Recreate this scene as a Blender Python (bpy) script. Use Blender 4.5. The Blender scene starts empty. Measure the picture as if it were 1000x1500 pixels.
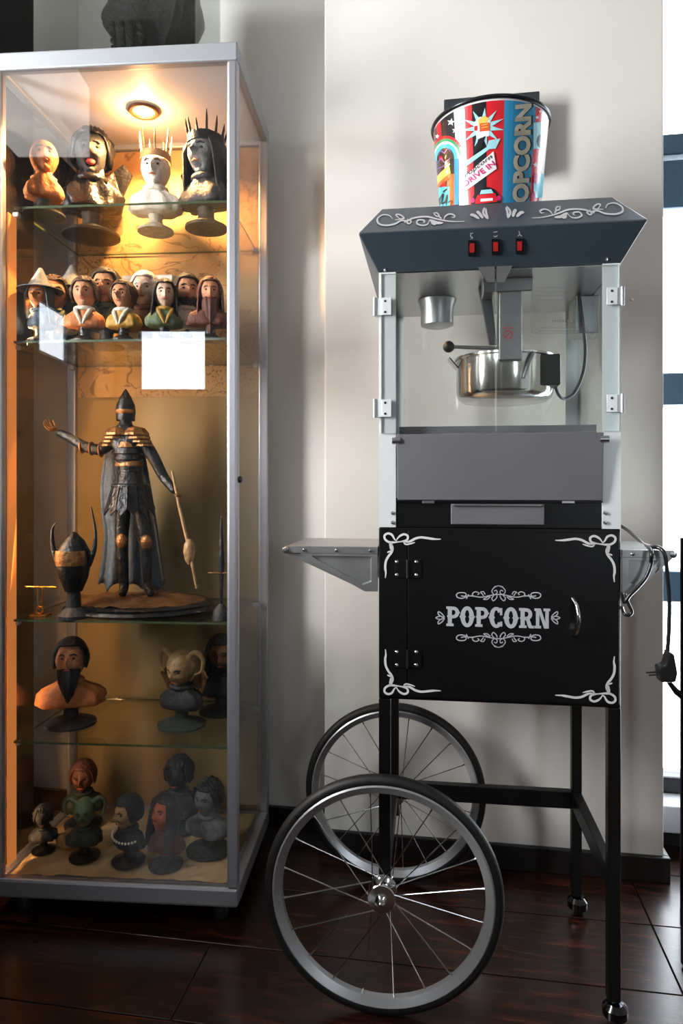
import bpy, math, random
from mathutils import Vector, Matrix, noise as mnoise
random.seed(7)
PI = math.pi
SC = bpy.context.scene
COL = SC.collection

# ------------------------------------------------------------------ camera, world, lights, exposure
F, Y0, EYE = 1006.2, 711.5, 0.95          # focal length and horizon in pixels of the 1000x1500 frame, eye height
cam_d = bpy.data.cameras.new('camera')
cam = bpy.data.objects.new('camera', cam_d); COL.objects.link(cam)
cam.location = (0, 0, EYE); cam.rotation_euler = (PI/2, 0, 0)
cam_d.sensor_fit = 'VERTICAL'; cam_d.sensor_height = 36; cam_d.sensor_width = 24
cam_d.lens = F/1500*36; cam_d.shift_y = (Y0-750)/1500; cam_d.clip_start = 0.02
SC.camera = cam

world = bpy.data.worlds.new('world'); SC.world = world; world.use_nodes = True
bg = world.node_tree.nodes['Background']
bg.inputs[0].default_value = (0.86, 0.93, 1.0, 1); bg.inputs[1].default_value = 13.0

SC.view_settings.view_transform = 'Standard'; SC.view_settings.look = 'None'
SC.view_settings.gamma = 1; SC.view_settings.use_curve_mapping = False
SC.view_settings.exposure = 0.0
SC.cycles.transparent_max_bounces = 24
SC.cycles.max_bounces = 10
SC.cycles.sample_clamp_indirect = 6
SC.cycles.caustics_reflective = False; SC.cycles.caustics_refractive = False

class Frame:
    """a rotated, shifted floor frame: the room, the cart and the cabinet each stand at their own angle"""
    def __init__(s, psi, cx, cy):
        s.psi, s.cx, s.cy, s.c, s.s = psi, cx, cy, math.cos(psi), math.sin(psi)
    def world(s, x, y, z):
        X, Y = x+s.cx, y+s.cy
        return Vector((X*s.c+Y*s.s, -X*s.s+Y*s.c, z))
    def local(s, w):
        return Vector((w[0]*s.c-w[1]*s.s-s.cx, w[0]*s.s+w[1]*s.c-s.cy, w[2]))
    def at(s, u, v, y):                      # point of the plane y = const seen at pixel u, v
        Y = y+s.cy; a = (u-500)/F
        d = Y/(a*s.s+s.c)
        return Vector((d*(a*s.c-s.s)-s.cx, y, EYE-(v-Y0)*d/F))
    def on(s, u, v, p0, n):                  # point of any plane seen at pixel u, v
        o = s.local((0, 0, EYE)); q = s.local(((u-500)/F, 1, EYE-(v-Y0)/F))
        dr = q-o
        return o+dr*((Vector(p0)-o).dot(n)/dr.dot(n))
ROOM = Frame(.1602, 0, 0)
CART = Frame(.1303, .1166, 1.4258)
CAB = Frame(.0739, -.605, 1.6365)

def area_light(name, loc, target, sx, sy, power, col):
    l = bpy.data.lights.new(name, 'AREA'); l.shape = 'RECTANGLE'; l.size = sx; l.size_y = sy
    l.energy = power; l.color = col
    o = bpy.data.objects.new(name, l); COL.objects.link(o); o.location = loc
    o.rotation_euler = (Vector(target)-Vector(loc)).to_track_quat('-Z', 'Y').to_euler()
    return o
# daylight entering by the window in the left wall, and by the windows behind the photographer
area_light('daylight_left_window', ROOM.world(-1.87, .31, 1.66), ROOM.world(.2, 1.75, 1.5), .44, 1.28, 78, (1, .985, .96))
def portal(name, loc, target, sx, sy):
    o = area_light(name, loc, target, sx, sy, 0, (1, 1, 1)); o.data.cycles.is_portal = True
portal('sky_portal_window', ROOM.world(1.1, 2.0, 1.28), ROOM.world(1.1, 0, 1.28), 1.2, 2.3)
portal('sky_portal_rear', ROOM.world(-1.47, -2.32, 1.9), ROOM.world(-1.47, 0, 1.9), .5, .46)
portal('sky_portal_rear_right', ROOM.world(1.62, -2.32, 1.4), ROOM.world(1.62, 0, 1.4), .44, .9)

# ------------------------------------------------------------------ materials
def lin(h):
    if isinstance(h, str):
        h = [int(h[i:i+2], 16)/255 for i in (0, 2, 4)]
    return tuple((c/12.92 if c <= .04045 else ((c+.055)/1.055)**2.4) for c in h)+(1,)
MATS = {}
def mat(name, col, rough=.5, metal=0, var=0, scale=20, bump=0, bscale=60, coat=0, emit=0, spec=.5, stretch=None, var_col=None):
    if name in MATS: return MATS[name]
    m = bpy.data.materials.new(name); m.use_nodes = True; nt = m.node_tree
    b = nt.nodes['Principled BSDF']; c = lin(col)
    b.inputs['Base Color'].default_value = c; b.inputs['Roughness'].default_value = rough
    b.inputs['Metallic'].default_value = metal; b.inputs['Coat Weight'].default_value = coat
    b.inputs['Specular IOR Level'].default_value = spec
    tc = nt.nodes.new('ShaderNodeTexCoord'); mp = nt.nodes.new('ShaderNodeMapping')
    nt.links.new(tc.outputs['Object'], mp.inputs[0])
    if stretch: mp.inputs['Scale'].default_value = stretch
    if var or var_col:
        n = nt.nodes.new('ShaderNodeTexNoise'); n.inputs['Scale'].default_value = scale; n.inputs['Detail'].default_value = 6
        nt.links.new(mp.outputs[0], n.inputs[0])
        r = nt.nodes.new('ShaderNodeValToRGB')
        r.color_ramp.elements[0].position = .3; r.color_ramp.elements[1].position = .7
        a = lin(var_col) if var_col else tuple(x*(1-var) for x in c[:3])+(1,)
        r.color_ramp.elements[0].color = a
        r.color_ramp.elements[1].color = c if var_col else tuple(min(1, x*(1+var*.5)) for x in c[:3])+(1,)
        nt.links.new(n.outputs[0], r.inputs[0]); nt.links.new(r.outputs[0], b.inputs['Base Color'])
    if bump:
        n = nt.nodes.new('ShaderNodeTexNoise'); n.inputs['Scale'].default_value = bscale; n.inputs['Detail'].default_value = 5
        nt.links.new(mp.outputs[0], n.inputs[0])
        bp = nt.nodes.new('ShaderNodeBump'); bp.inputs['Strength'].default_value = bump; bp.inputs['Distance'].default_value = .01
        nt.links.new(n.outputs[0], bp.inputs['Height']); nt.links.new(bp.outputs[0], b.inputs['Normal'])
    if emit:
        b.inputs['Emission Color'].default_value = c; b.inputs['Emission Strength'].default_value = emit
    MATS[name] = m; return m

def clear(name, tint=(1, 1, 1), f0=.05, power=5, rough=0.0):
    """clear pane: lets light through and mirrors more at grazing angles, the same from both sides"""
    m = bpy.data.materials.new(name); m.use_nodes = True; nt = m.node_tree; nt.nodes.clear()
    out = nt.nodes.new('ShaderNodeOutputMaterial'); mx = nt.nodes.new('ShaderNodeMixShader')
    tr = nt.nodes.new('ShaderNodeBsdfTransparent'); tr.inputs[0].default_value = tint+(1,)
    gl = nt.nodes.new('ShaderNodeBsdfGlossy'); gl.inputs['Roughness'].default_value = rough
    lw = nt.nodes.new('ShaderNodeLayerWeight'); lw.inputs[0].default_value = .5
    pw = nt.nodes.new('ShaderNodeMath'); pw.operation = 'POWER'; pw.inputs[1].default_value = power
    ma = nt.nodes.new('ShaderNodeMath'); ma.operation = 'MULTIPLY_ADD'; ma.inputs[1].default_value = 1-f0; ma.inputs[2].default_value = f0
    nt.links.new(lw.outputs['Facing'], pw.inputs[0]); nt.links.new(pw.outputs[0], ma.inputs[0])
    nt.links.new(ma.outputs[0], mx.inputs[0]); nt.links.new(tr.outputs[0], mx.inputs[1]); nt.links.new(gl.outputs[0], mx.inputs[2])
    nt.links.new(mx.outputs[0], out.inputs[0]); MATS[name] = m; return m

def plank_material(name):
    m = bpy.data.materials.new(name); m.use_nodes = True; nt = m.node_tree; b = nt.nodes['Principled BSDF']
    tc = nt.nodes.new('ShaderNodeTexCoord'); oi = nt.nodes.new('ShaderNodeObjectInfo')
    ad = nt.nodes.new('ShaderNodeVectorMath'); ad.operation = 'ADD'
    nt.links.new(tc.outputs['Object'], ad.inputs[0]); nt.links.new(oi.outputs['Random'], ad.inputs[1])
    mp = nt.nodes.new('ShaderNodeMapping'); mp.inputs['Scale'].default_value = (3, 26, 3); nt.links.new(ad.outputs[0], mp.inputs[0])
    n = nt.nodes.new('ShaderNodeTexNoise'); n.inputs['Scale'].default_value = 3.5; n.inputs['Detail'].default_value = 9; n.inputs['Distortion'].default_value = .6
    nt.links.new(mp.outputs[0], n.inputs[0])
    r = nt.nodes.new('ShaderNodeValToRGB'); e = r.color_ramp.elements
    e[0].position = .25; e[0].color = lin('0c0604'); e[1].position = .72; e[1].color = lin('4c2213')
    x = r.color_ramp.elements.new(.52); x.color = lin('241009')
    nt.links.new(n.outputs[0], r.inputs[0]); nt.links.new(r.outputs[0], b.inputs['Base Color'])
    b.inputs['Roughness'].default_value = .27; b.inputs['Specular IOR Level'].default_value = .6
    bp = nt.nodes.new('ShaderNodeBump'); bp.inputs['Strength'].default_value = .08; bp.inputs['Distance'].default_value = .003
    nt.links.new(n.outputs[0], bp.inputs['Height']); nt.links.new(bp.outputs[0], b.inputs['Normal'])
    MATS[name] = m; return m

def parchment(name):
    """aged paper with ink-brown wandering lines and patches of small marks"""
    m = bpy.data.materials.new(name); m.use_nodes = True; nt = m.node_tree; b = nt.nodes['Principled BSDF']
    tc = nt.nodes.new('ShaderNodeTexCoord')
    n1 = nt.nodes.new('ShaderNodeTexNoise'); n1.inputs['Scale'].default_value = 7; n1.inputs['Detail'].default_value = 8
    nt.links.new(tc.outputs['Object'], n1.inputs[0])
    r1 = nt.nodes.new('ShaderNodeValToRGB'); r1.color_ramp.elements[0].color = lin('a87844'); r1.color_ramp.elements[1].color = lin('dcb880')
    r1.color_ramp.elements[0].position = .3; r1.color_ramp.elements[1].position = .7
    nt.links.new(n1.outputs[0], r1.inputs[0])
    n2 = nt.nodes.new('ShaderNodeTexNoise'); n2.inputs['Scale'].default_value = 9; n2.inputs['Detail'].default_value = 3; n2.inputs['Distortion'].default_value = 1.2
    nt.links.new(tc.outputs['Object'], n2.inputs[0])
    r2 = nt.nodes.new('ShaderNodeValToRGB'); r2.color_ramp.interpolation = 'EASE'
    els = r2.color_ramp.elements; els[0].position = .478; els[0].color = (0, 0, 0, 1); els[1].position = .522; els[1].color = (0, 0, 0, 1)
    k = els.new(.5); k.color = (1, 1, 1, 1)
    nt.links.new(n2.outputs[0], r2.inputs[0])
    n3 = nt.nodes.new('ShaderNodeTexNoise'); n3.inputs['Scale'].default_value = 130; n3.inputs['Detail'].default_value = 2
    nt.links.new(tc.outputs['Object'], n3.inputs[0])
    r3 = nt.nodes.new('ShaderNodeValToRGB'); r3.color_ramp.elements[0].position = .56; r3.color_ramp.elements[1].position = .62
    nt.links.new(n3.outputs[0], r3.inputs[0])
    n4 = nt.nodes.new('ShaderNodeTexNoise'); n4.inputs['Scale'].default_value = 6; mp4 = nt.nodes.new('ShaderNodeMapping'); mp4.inputs['Location'].default_value = (3, 1, 2)
    nt.links.new(tc.outputs['Object'], mp4.inputs[0]); nt.links.new(mp4.outputs[0], n4.inputs[0])
    r4 = nt.nodes.new('ShaderNodeValToRGB'); r4.color_ramp.elements[0].position = .5; r4.color_ramp.elements[1].position = .58
    nt.links.new(n4.outputs[0], r4.inputs[0])
    mu = nt.nodes.new('ShaderNodeMath'); mu.operation = 'MULTIPLY'; nt.links.new(r3.outputs[0], mu.inputs[0]); nt.links.new(r4.outputs[0], mu.inputs[1])
    mxm = nt.nodes.new('ShaderNodeMath'); mxm.operation = 'MAXIMUM'; nt.links.new(mu.outputs[0], mxm.inputs[0]); nt.links.new(r2.outputs[0], mxm.inputs[1])
    mul = nt.nodes.new('ShaderNodeMath'); mul.operation = 'MULTIPLY'; mul.inputs[1].default_value = .62; nt.links.new(mxm.outputs[0], mul.inputs[0])
    mix = nt.nodes.new('ShaderNodeMixRGB'); mix.inputs[2].default_value = lin('4a2412')
    nt.links.new(mul.outputs[0], mix.inputs[0]); nt.links.new(r1.outputs[0], mix.inputs[1]); nt.links.new(mix.outputs[0], b.inputs['Base Color'])
    b.inputs['Roughness'].default_value = .8; MATS[name] = m; return m

mat('plaster', 'eae6e1', .85, var=.05, scale=2.2, bump=.05, bscale=9)
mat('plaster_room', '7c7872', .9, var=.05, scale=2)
mat('ceiling_paint', 'a8a6a2', .9)
mat('baseboard', '181210', .4, var=.2, scale=14)
plank_material('plank'); mat('joint', '060505', .8)
mat('window_bar', '4a6478', .45, metal=.2); mat('window_dark', '14181c', .5); mat('sill', 'd4d8e0', .4)
mat('alu', 'b4b4ba', .38, metal=.75, bump=.02, bscale=150)
mat('alu_white', 'a3a7ad', .45, metal=.35)
mat('cab_top', 'dcdce0', .5)
parchment('parchment')
mat('tan_back', 'a58a5c', .8, var=.12, scale=3)
mat('charcoal', '17181a', .6, var=.2, scale=5, spec=.2)
mat('paper', 'c9a878', .8, var=.3, scale=9, bump=.2, bscale=12)
clear('glass', f0=.055); clear('acrylic', (.97, .985, .98), f0=.045); clear('shelf_glass', (.94, .975, .95), f0=.05)
mat('glass_edge', '46533a', .15, spec=.8, emit=0)
mat('black_paint', '07080a', .36, var=.3, scale=7, spec=.35)
mat('hood_paint', '3a4650', .36, var=.08, scale=6)
mat('chrome', 'd8d8d8', .12, metal=1); mat('steel', 'b8b8ba', .28, metal=1, bump=.05, bscale=30, stretch=(1, 1, 12))
mat('galvanised', 'b6b7b8', .36, metal=.9, var=.16, scale=26)
mat('kettle_steel', 'd6d4d0', .16, metal=1, bump=.03, bscale=20, stretch=(1, 1, .2))
mat('grey_panel', '74747a', .5, metal=.25, var=.06, scale=10)
mat('silver_print', 'c9cbd0', .45, metal=.15); mat('white_print', 'dedee0', .5)
mat('acrylic_edge', 'dfeae6', .3)
mat('post_white', 'e6eaec', .35, metal=.15); mat('rubber', '0a0a0a', .55); mat('plastic_black', '111113', .4)
mat('rim_alu', 'b9bbbe', .3, metal=.75); mat('lens', 'ffd9a0', .3, emit=30)
mat('red_switch', 'b02828', .3, emit=.06); mat('ring_brown', '6b4630', .35, metal=.5)
mat('dark_chrome', '4a4a4d', .14, metal=1)
mat('post_lit_glow', 'ff9a50', .5, emit=.42)  # emission stands in for warm lamplight falling on the cabinet post
mat('wall_board', '2a3238', .5)
mat('cord_black', '0c0c0d', .35, coat=.3)

# ------------------------------------------------------------------ geometry helpers
class MB:
    def __init__(s): s.v = []; s.f = []; s.m = []
    def add(s, vs, fs, mi=0):
        o = len(s.v); s.v += [tuple(p) for p in vs]; s.f += [tuple(i+o for i in q) for q in fs]; s.m += [mi]*len(fs); return s
    def box(s, x0, x1, y0, y1, z0, z1, mi=0, mx=None):
        vs = [Vector((x, y, z)) for z in (z0, z1) for y in (y0, y1) for x in (x0, x1)]
        if mx: vs = [mx @ p for p in vs]
        return s.add(vs, [(0, 2, 3, 1), (4, 5, 7, 6), (0, 1, 5, 4), (2, 6, 7, 3), (0, 4, 6, 2), (1, 3, 7, 5)], mi)
    def prism(s, pts, y0, y1, mi=0, fn=None):                    # polygon in x,z pushed along y (y0 = front)
        n = len(pts); fn = fn or (lambda x, y, z: (x, y, z))
        vs = [fn(x, y0, z) for x, z in pts]+[fn(x, y1, z) for x, z in pts]
        fs = [tuple(range(n)), tuple(reversed(range(n, 2*n)))]+[(i, n+i, n+(i+1) % n, (i+1) % n) for i in range(n)]
        return s.add(vs, fs, mi)
    def lathe(s, prof, n=32, axis='z', c=(0, 0, 0), ex=1, ey=1, mi=0, a0=0, a1=2*PI, close=False):
        full = abs(a1-a0-2*PI) < 1e-6; k = n if full else n+1; vs = []; P = len(prof)
        for i in range(k):
            a = a0+(a1-a0)*i/n; ca, sa = math.cos(a)*ex, math.sin(a)*ey
            for r, z in prof:
                q = (r*ca, r*sa, z) if axis == 'z' else ((r*ca, z, r*sa) if axis == 'y' else (z, r*ca, r*sa))
                vs.append((q[0]+c[0], q[1]+c[1], q[2]+c[2]))
        fs = []
        rng = P if close else P-1
        for i in range(n):
            j = (i+1) % k
            for p in range(rng):
                q = (p+1) % P
                fs.append((i*P+p, j*P+p, j*P+q, i*P+q))
        return s.add(vs, fs, mi)
    def tube(s, pts, r, n=8, mi=0, cap=True):
        pts = [Vector(p) for p in pts]; R = r if isinstance(r, (list, tuple)) else [r]*len(pts); vs = []
        up = None
        for i, p in enumerate(pts):
            t = (pts[min(i+1, len(pts)-1)]-pts[max(i-1, 0)]).normalized()
            if up is None:
                up = Vector((0, 0, 1)) if abs(t.z) < .9 else Vector((1, 0, 0))
            a = t.cross(up)
            if a.length < 1e-6: a = t.orthogonal()
            a.normalize(); b = a.cross(t); up = b
            vs += [p+(a*math.cos(2*PI*k/n)+b*math.sin(2*PI*k/n))*R[i] for k in range(n)]
        fs = [(i*n+k, i*n+(k+1) % n, (i+1)*n+(k+1) % n, (i+1)*n+k) for i in range(len(pts)-1) for k in range(n)]
        if cap: fs += [tuple(reversed(range(n))), tuple(range((len(pts)-1)*n, len(pts)*n))]
        return s.add(vs, fs, mi)
    def torus(s, R, r, n=48, k=10, axis='y', c=(0, 0, 0), ry=None, mi=0):
        ry = ry or r
        prof = [(R+r*math.cos(2*PI*i/k), ry*math.sin(2*PI*i/k)) for i in range(k)]
        return s.lathe(prof, n, axis, c, mi=mi, close=True)
    def ball(s, c, rx, ry=None, rz=None, n=14, m=10, mi=0):
        ry = ry or rx; rz = rz or rx
        prof = [(math.sin(PI*i/m), -math.cos(PI*i/m)) for i in range(m+1)]
        vs = []
        o = MB().lathe(prof, n)
        return s.add([(p[0]*rx+c[0], p[1]*ry+c[1], p[2]*rz+c[2]) for p in o.v], o.f, mi)

def smooth_path(pts, k=6):
    pts = [Vector(p) for p in pts]; out = []
    for i in range(len(pts)-1):
        p0, p1, p2, p3 = pts[max(i-1, 0)], pts[i], pts[i+1], pts[min(i+2, len(pts)-1)]
        for j in range(k):
            t = j/k
            out.append(.5*((2*p1)+(p2-p0)*t+(2*p0-5*p1+4*p2-p3)*t*t+(3*p1-p0-3*p2+p3)*t**3))
    out.append(pts[-1]); return out

def obj(name, mb, mats, parent=None, smooth=None, bevel=0, loc=None, rz=None, segs=2):
    me = bpy.data.meshes.new(name); me.from_pydata(mb.v, [], mb.f)
    for m in (mats if isinstance(mats, (list, tuple)) else [mats]): me.materials.append(MATS[m])
    if any(mb.m): me.polygons.foreach_set('material_index', mb.m)
    if smooth is not None:
        me.polygons.foreach_set('use_smooth', [True]*len(mb.f)); me.set_sharp_from_angle(angle=math.radians(smooth))
    me.validate(); me.update()
    o = bpy.data.objects.new(name, me); COL.objects.link(o)
    if parent: o.parent = parent
    if loc is not None: o.location = loc
    if rz is not None: o.rotation_euler = (0, 0, rz)
    if bevel:
        b = o.modifiers.new('bevel', 'BEVEL'); b.width = bevel; b.segments = segs; b.limit_method = 'ANGLE'; b.angle_limit = math.radians(40)
    return o
def tag(o, label, cat, group=None):
    o['label'] = label; o['category'] = cat
    if group: o['group'] = group
    return o
def thing(name, label, cat, loc, rz=0, group=None):
    o = bpy.data.objects.new(name, None); COL.objects.link(o); o.location = loc; o.rotation_euler = (0, 0, rz)
    o.empty_display_size = .05
    return tag(o, label, cat, group)
def struct(name, mb, m, parent=None, **k):
    o = obj(name, mb, m, parent, **k); o['kind'] = 'structure'; return o
def copy_of(o, parent, loc=None, rot=None):
    c = o.copy(); COL.objects.link(c); c.parent = parent
    if loc is not None: c.location = loc
    if rot is not None: c.rotation_euler = rot
    return c
def B(*a): return MB().box(*a)
def ribbon(mb, pts, width, mapper, k=6, taper=True, mi=0):
    """a flat painted stroke: pts and width in pixels, mapper puts a pixel on the painted surface"""
    p = smooth_path([Vector((a, b, 0)) for a, b in pts], k); n = len(p); vs = []
    for i, q in enumerate(p):
        t = (p[min(i+1, n-1)]-p[max(i-1, 0)]).normalized(); nn = Vector((-t.y, t.x, 0))
        s = i/(n-1); w = width/2*(min(1, .35+3*min(s, 1-s)) if taper else 1)
        for sg in (-1, 1): vs.append(mapper(q.x+nn.x*w*sg, q.y+nn.y*w*sg))
    mb.add(vs, [(2*i, 2*i+1, 2*i+3, 2*i+2) for i in range(n-1)], mi)

# ------------------------------------------------------------------ the room
RZ = -ROOM.psi
slab = struct('floor', B(-2.7, 2.4, -2.4, 2.15, -.08, -.0035), 'joint', rz=RZ)
PW, PL = .208, 1.2
plank_me = None
for k in range(-7, 3):
    y0 = 1.573+k*PW
    off = .425 if k == -1 else (.425+.37*((k*5) % 7)) % PL
    for j in range(-3, 3):
        x0 = off+j*PL
        if x0 > 1.7 or x0+PL < -2.2 or (y0 > 1.70 and x0 < .2 and x0+PL < .55): continue
        if plank_me is None:
            o = obj('plank', B(.0015, PL-.0015, .0015, PW-.0015, -.02, 0), 'plank', slab, bevel=.0008, segs=1); plank_me = o.data
        else:
            o = copy_of(o, slab)
        o.location = (x0, y0, 0)
struct('ceiling', B(-2.7, 2.4, -2.4, 2.15, 3.0, 3.08), 'ceiling_paint', rz=RZ)
struct('wall_back', B(-1.9, -.3288, 1.8618, 2.0, 0, 3.0), 'plaster', rz=RZ)
pil = struct('wall_pillar', B(-.3288, .5017, 1.756, 2.06, 0, 3.0), 'plaster', rz=RZ, bevel=.004)
nq = ROOM.at(924, 440, 1.756)
obj('nail', MB().lathe([(0, -.012), (.004, -.012), (.004, -.010), (.0015, -.009), (.0015, .001)], 10, axis='y', c=nq), 'steel', pil, smooth=40)
def holed(mb, a0, a1, z0, z1, holes, put):
    """a wall with window openings, cut into solid blocks"""
    A = sorted({a0, a1}|{h for q in holes for h in q[:2]}); Z = sorted({z0, z1}|{h for q in holes for h in q[2:]})
    for p, q in zip(A, A[1:]):
        for r, t_ in zip(Z, Z[1:]):
            ca, cz_ = (p+q)/2, (r+t_)/2
            if not any(h[0] < ca < h[1] and h[2] < cz_ < h[3] for h in holes): put(mb, p, q, r, t_)
LEFT_HOLES = [(.09, .53, 1.0, 2.32), (-1.42, -.98, 1.70, 2.02)]
REAR_HOLES = [(-1.72, -1.2, 1.66, 2.14), (1.4, 1.84, .95, 1.85)]
wl = MB(); holed(wl, -2.4, 2.0, 0, 3, LEFT_HOLES, lambda m, p, q, r, t_: m.box(-1.93, -1.9, p, q, r, t_))
struct('wall_left', wl, 'plaster_room', rz=RZ)
wr = MB(); holed(wr, -2.0, 2.4, 0, 3, REAR_HOLES, lambda m, p, q, r, t_: m.box(p, q, -2.33, -2.3, r, t_))
struct('wall_rear', wr, 'plaster_room', rz=RZ)
struct('wall_right', B(2.3, 2.4, -2.3, 2.1, 0, 3), 'plaster_room', rz=RZ)
wt = MB(); wt.box(.5017, 2.3, 1.97, 2.06, 2.45, 3.0); wt.box(1.75, 2.3, 1.97, 2.06, 0, 2.45)
struct('wall_window', wt, 'plaster', rz=RZ)
bb = MB(); bb.box(-.3408, .5137, 1.743, 1.756, 0, .06); bb.box(.5017, .5137, 1.756, 1.97, 0, .06)
struct('baseboard_pillar', bb, 'baseboard', rz=RZ, bevel=.002)
struct('baseboard_back', B(-1.9, -.3288, 1.849, 1.8618, 0, .06), 'baseboard', rz=RZ, bevel=.002)

# the tall window beyond the pillar
w1 = struct('window_1', B(1.70, 1.75, 1.975, 2.045, 0, 2.45), 'window_bar', rz=RZ)
for z0, z1, m in ((1.847, 1.903, 'window_bar'), (1.701, 1.832, 'window_bar'), (1.168, 1.256, 'window_bar'), (.635, .719, 'window_bar'),
                  (.1166, .1615, 'window_dark'), (2.40, 2.45, 'window_bar')):
    obj('window_bar', B(.5017, 1.70, 1.975, 2.045, z0, z1), m, w1, bevel=.006)
obj('window_sill', B(.5017, 1.75, 1.90, 2.05, .0455, .1166), 'sill', w1, bevel=.004)
obj('sill_plinth', B(.5017, 1.75, 1.93, 2.05, 0, .0455), 'window_dark', w1)
zz = [.1615, .635, .719, 1.168, 1.256, 1.701, 1.832, 1.847, 1.903, 2.40]
for z0, z1 in zip(zz[::2], zz[1::2]):
    obj('pane', B(.5017, 1.70, 2.006, 2.012, z0, z1), 'glass', w1)
n_ = 2
for side, holes in (('l', LEFT_HOLES), ('r', REAR_HOLES)):
    for a, b, z0, z1 in holes:
        t = .02; m = MB()
        put = (lambda p, q, r, s_: m.box(-1.93, -1.91, p, q, r, s_)) if side == 'l' else (lambda p, q, r, s_: m.box(p, q, -2.33, -2.31, r, s_))
        for p, q in ((a, a+t), (b-t, b)): put(p, q, z0, z1)
        for r, s_ in ((z0, z0+t), (z1-t, z1)): put(a+t, b-t, r, s_)
        w = struct('window_%d' % n_, m, 'window_bar', rz=RZ); n_ += 1
        if side == 'l': obj('pane', B(-1.924, -1.92, a+t, b-t, z0+t, z1-t), 'glass', w)
        else: obj('pane', B(a+t, b-t, -2.324, -2.32, z0+t, z1-t), 'glass', w)

# tall dark shelving unit at the left of the cabinet, partly seen over and through it
t = thing('tall_unit', 'tall black storage unit standing left of the glass cabinet', 'storage unit', ROOM.world(-1.26, 1.52, 0), RZ)
obj('side_panel', B(.17, .19, -.11, .11, 0, 2.45), 'charcoal', t, bevel=.002)
obj('side_panel', B(-.19, -.17, -.11, .11, 0, 2.45), 'charcoal', t, bevel=.002)
obj('back_board', B(-.17, .17, .10, .11, 0, 2.45), 'charcoal', t)
for z in (.05, .65, 1.25, 1.85, 2.43): obj('shelf_board', B(-.17, .17, -.11, .10, z, z+.02), 'charcoal', t)
for x0, x1 in ((-.169, -.001), (.001, .169)):
    d = obj('unit_door', B(x0, x1, -.128, -.111, .04, 2.44), 'charcoal', t, bevel=.002)
    obj('unit_knob', MB().ball(((-.02 if x0 < 0 else .02), -.136, 1.1), .009), 'chrome', d, smooth=60)
# unseen dark furniture added to keep the left daylight off the lower wall
t = thing('shade_sideboard', 'high dark furniture added out of view to shade the lower wall', 'shade_sideboard', ROOM.world(-1.35, .55, 0), RZ)
obj('shade_sideboard_carcass', B(-.2, .2, -.8, .42, .06, .92), 'charcoal', t, bevel=.004)
obj('shade_sideboard_worktop', B(-.22, .22, -.82, .44, .92, .95), 'baseboard', t, bevel=.004)
for k in range(3):
    y0 = -.79+.405*k; d = obj('shade_sideboard_door', B(.2, .218, y0, y0+.395, .08, .90), 'charcoal', t, bevel=.003)
    obj('shade_sideboard_knob', MB().ball((.228, y0+.35, .8), .012), 'steel', d, smooth=60)
for x in (-.17, .17):
    for y in (-.75, .37): obj('leg', B(x-.025, x+.025, y-.025, y+.025, 0, .06), 'charcoal', t)

# dark box on the wall behind the popcorn tin
t = thing('wall_box', 'dark slate rectangular box fixed high on the white wall behind the popcorn tin', 'box', ROOM.world(.0925, 1.728, 1.71), RZ)
obj('casing', B(-.1133, .1133, -.028, .026, .0, .186), 'wall_board', t, bevel=.002)
obj('mounting_plate', B(-.06, .06, .026, .028, .03, .15), 'plastic_black', t)

# black post with a foot in front of the window, cut by the edge of the frame
q = ROOM.at(1001, 1250, 1.55)
t = thing('stand_post', 'slim black metal post with splayed foot in front of the right window', 'stand', ROOM.world(q.x+.004, 1.55, 0), RZ)
obj('post', MB().tube([(0, 0, .02), (0, 0, .84)], .011, 12), 'black_paint', t, smooth=40)
for a in (-.4, 1.3, 4.4):
    obj('foot', MB().tube([(0, 0, .07), (.05*math.cos(a), .05*math.sin(a), .035), (.11*math.cos(a), .11*math.sin(a), .008)], [.01, .009, .008], 8), 'black_paint', t, smooth=40)
obj('arm', MB().tube([(0, 0, .50), (-.02, -.004, .515), (-.035, -.006, .535)], [.008, .007, .005], 8), 'black_paint', t, smooth=40)

# ------------------------------------------------------------------ the display cabinet
KZ = -CAB.psi
hw, hd = .275, .1885
cab = thing('display_cabinet', 'tall aluminium and glass display cabinet with warm spotlight and crowded glass shelves', 'cabinet', CAB.world(0, 0, 0), KZ)
PT = .024
for sx in (-1, 1):
    for sy in (-1, 1):
        x, y = sx*(hw-PT/2), sy*(hd-PT/2)
        obj('post', B(x-PT/2, x+PT/2, y-PT/2, y+PT/2, .085, 1.862), 'alu', cab, bevel=.006 if sy < 0 else .003)
        obj('foot', MB().lathe([(0, 0), (.018, 0), (.018, .03), (.012, .047), (0, .047)], 16, c=(sx*(hw-.05), sy*(hd-.05), 0)), 'rubber', cab, smooth=40)
obj('top_rail', B(-hw, hw, -hd, -hd+PT, 1.862, 1.901), 'alu_white', cab, bevel=.004)
obj('top_rail', B(-hw, hw, hd-PT, hd, 1.855, 1.901), 'alu_white', cab, bevel=.004)
for sx in (-1, 1):
    obj('top_rail', B(sx*hw-(PT if sx > 0 else 0), sx*hw+(PT if sx < 0 else 0), -hd+PT, hd-PT, 1.862, 1.901), 'alu_white', cab, bevel=.004)
obj('bottom_rail', B(-hw, hw, -hd, -hd+PT, .045, .087), 'alu', cab, bevel=.006)
obj('bottom_rail', B(-hw, hw, hd-PT, hd, .045, .085), 'alu', cab, bevel=.003)
for sx in (-1, 1):
    obj('bottom_rail', B(sx*hw-(PT if sx > 0 else 0), sx*hw+(PT if sx < 0 else 0), -hd+PT, hd-PT, .045, .085), 'alu', cab, bevel=.003)
top = obj('top_panel', B(-hw+PT, hw-PT, -hd+PT, hd-PT, 1.868, 1.897), 'cab_top', cab)
obj('floor_panel', B(-hw+PT, hw-PT, -hd+PT, hd-PT, .06, .078), 'cab_top', cab)
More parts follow.
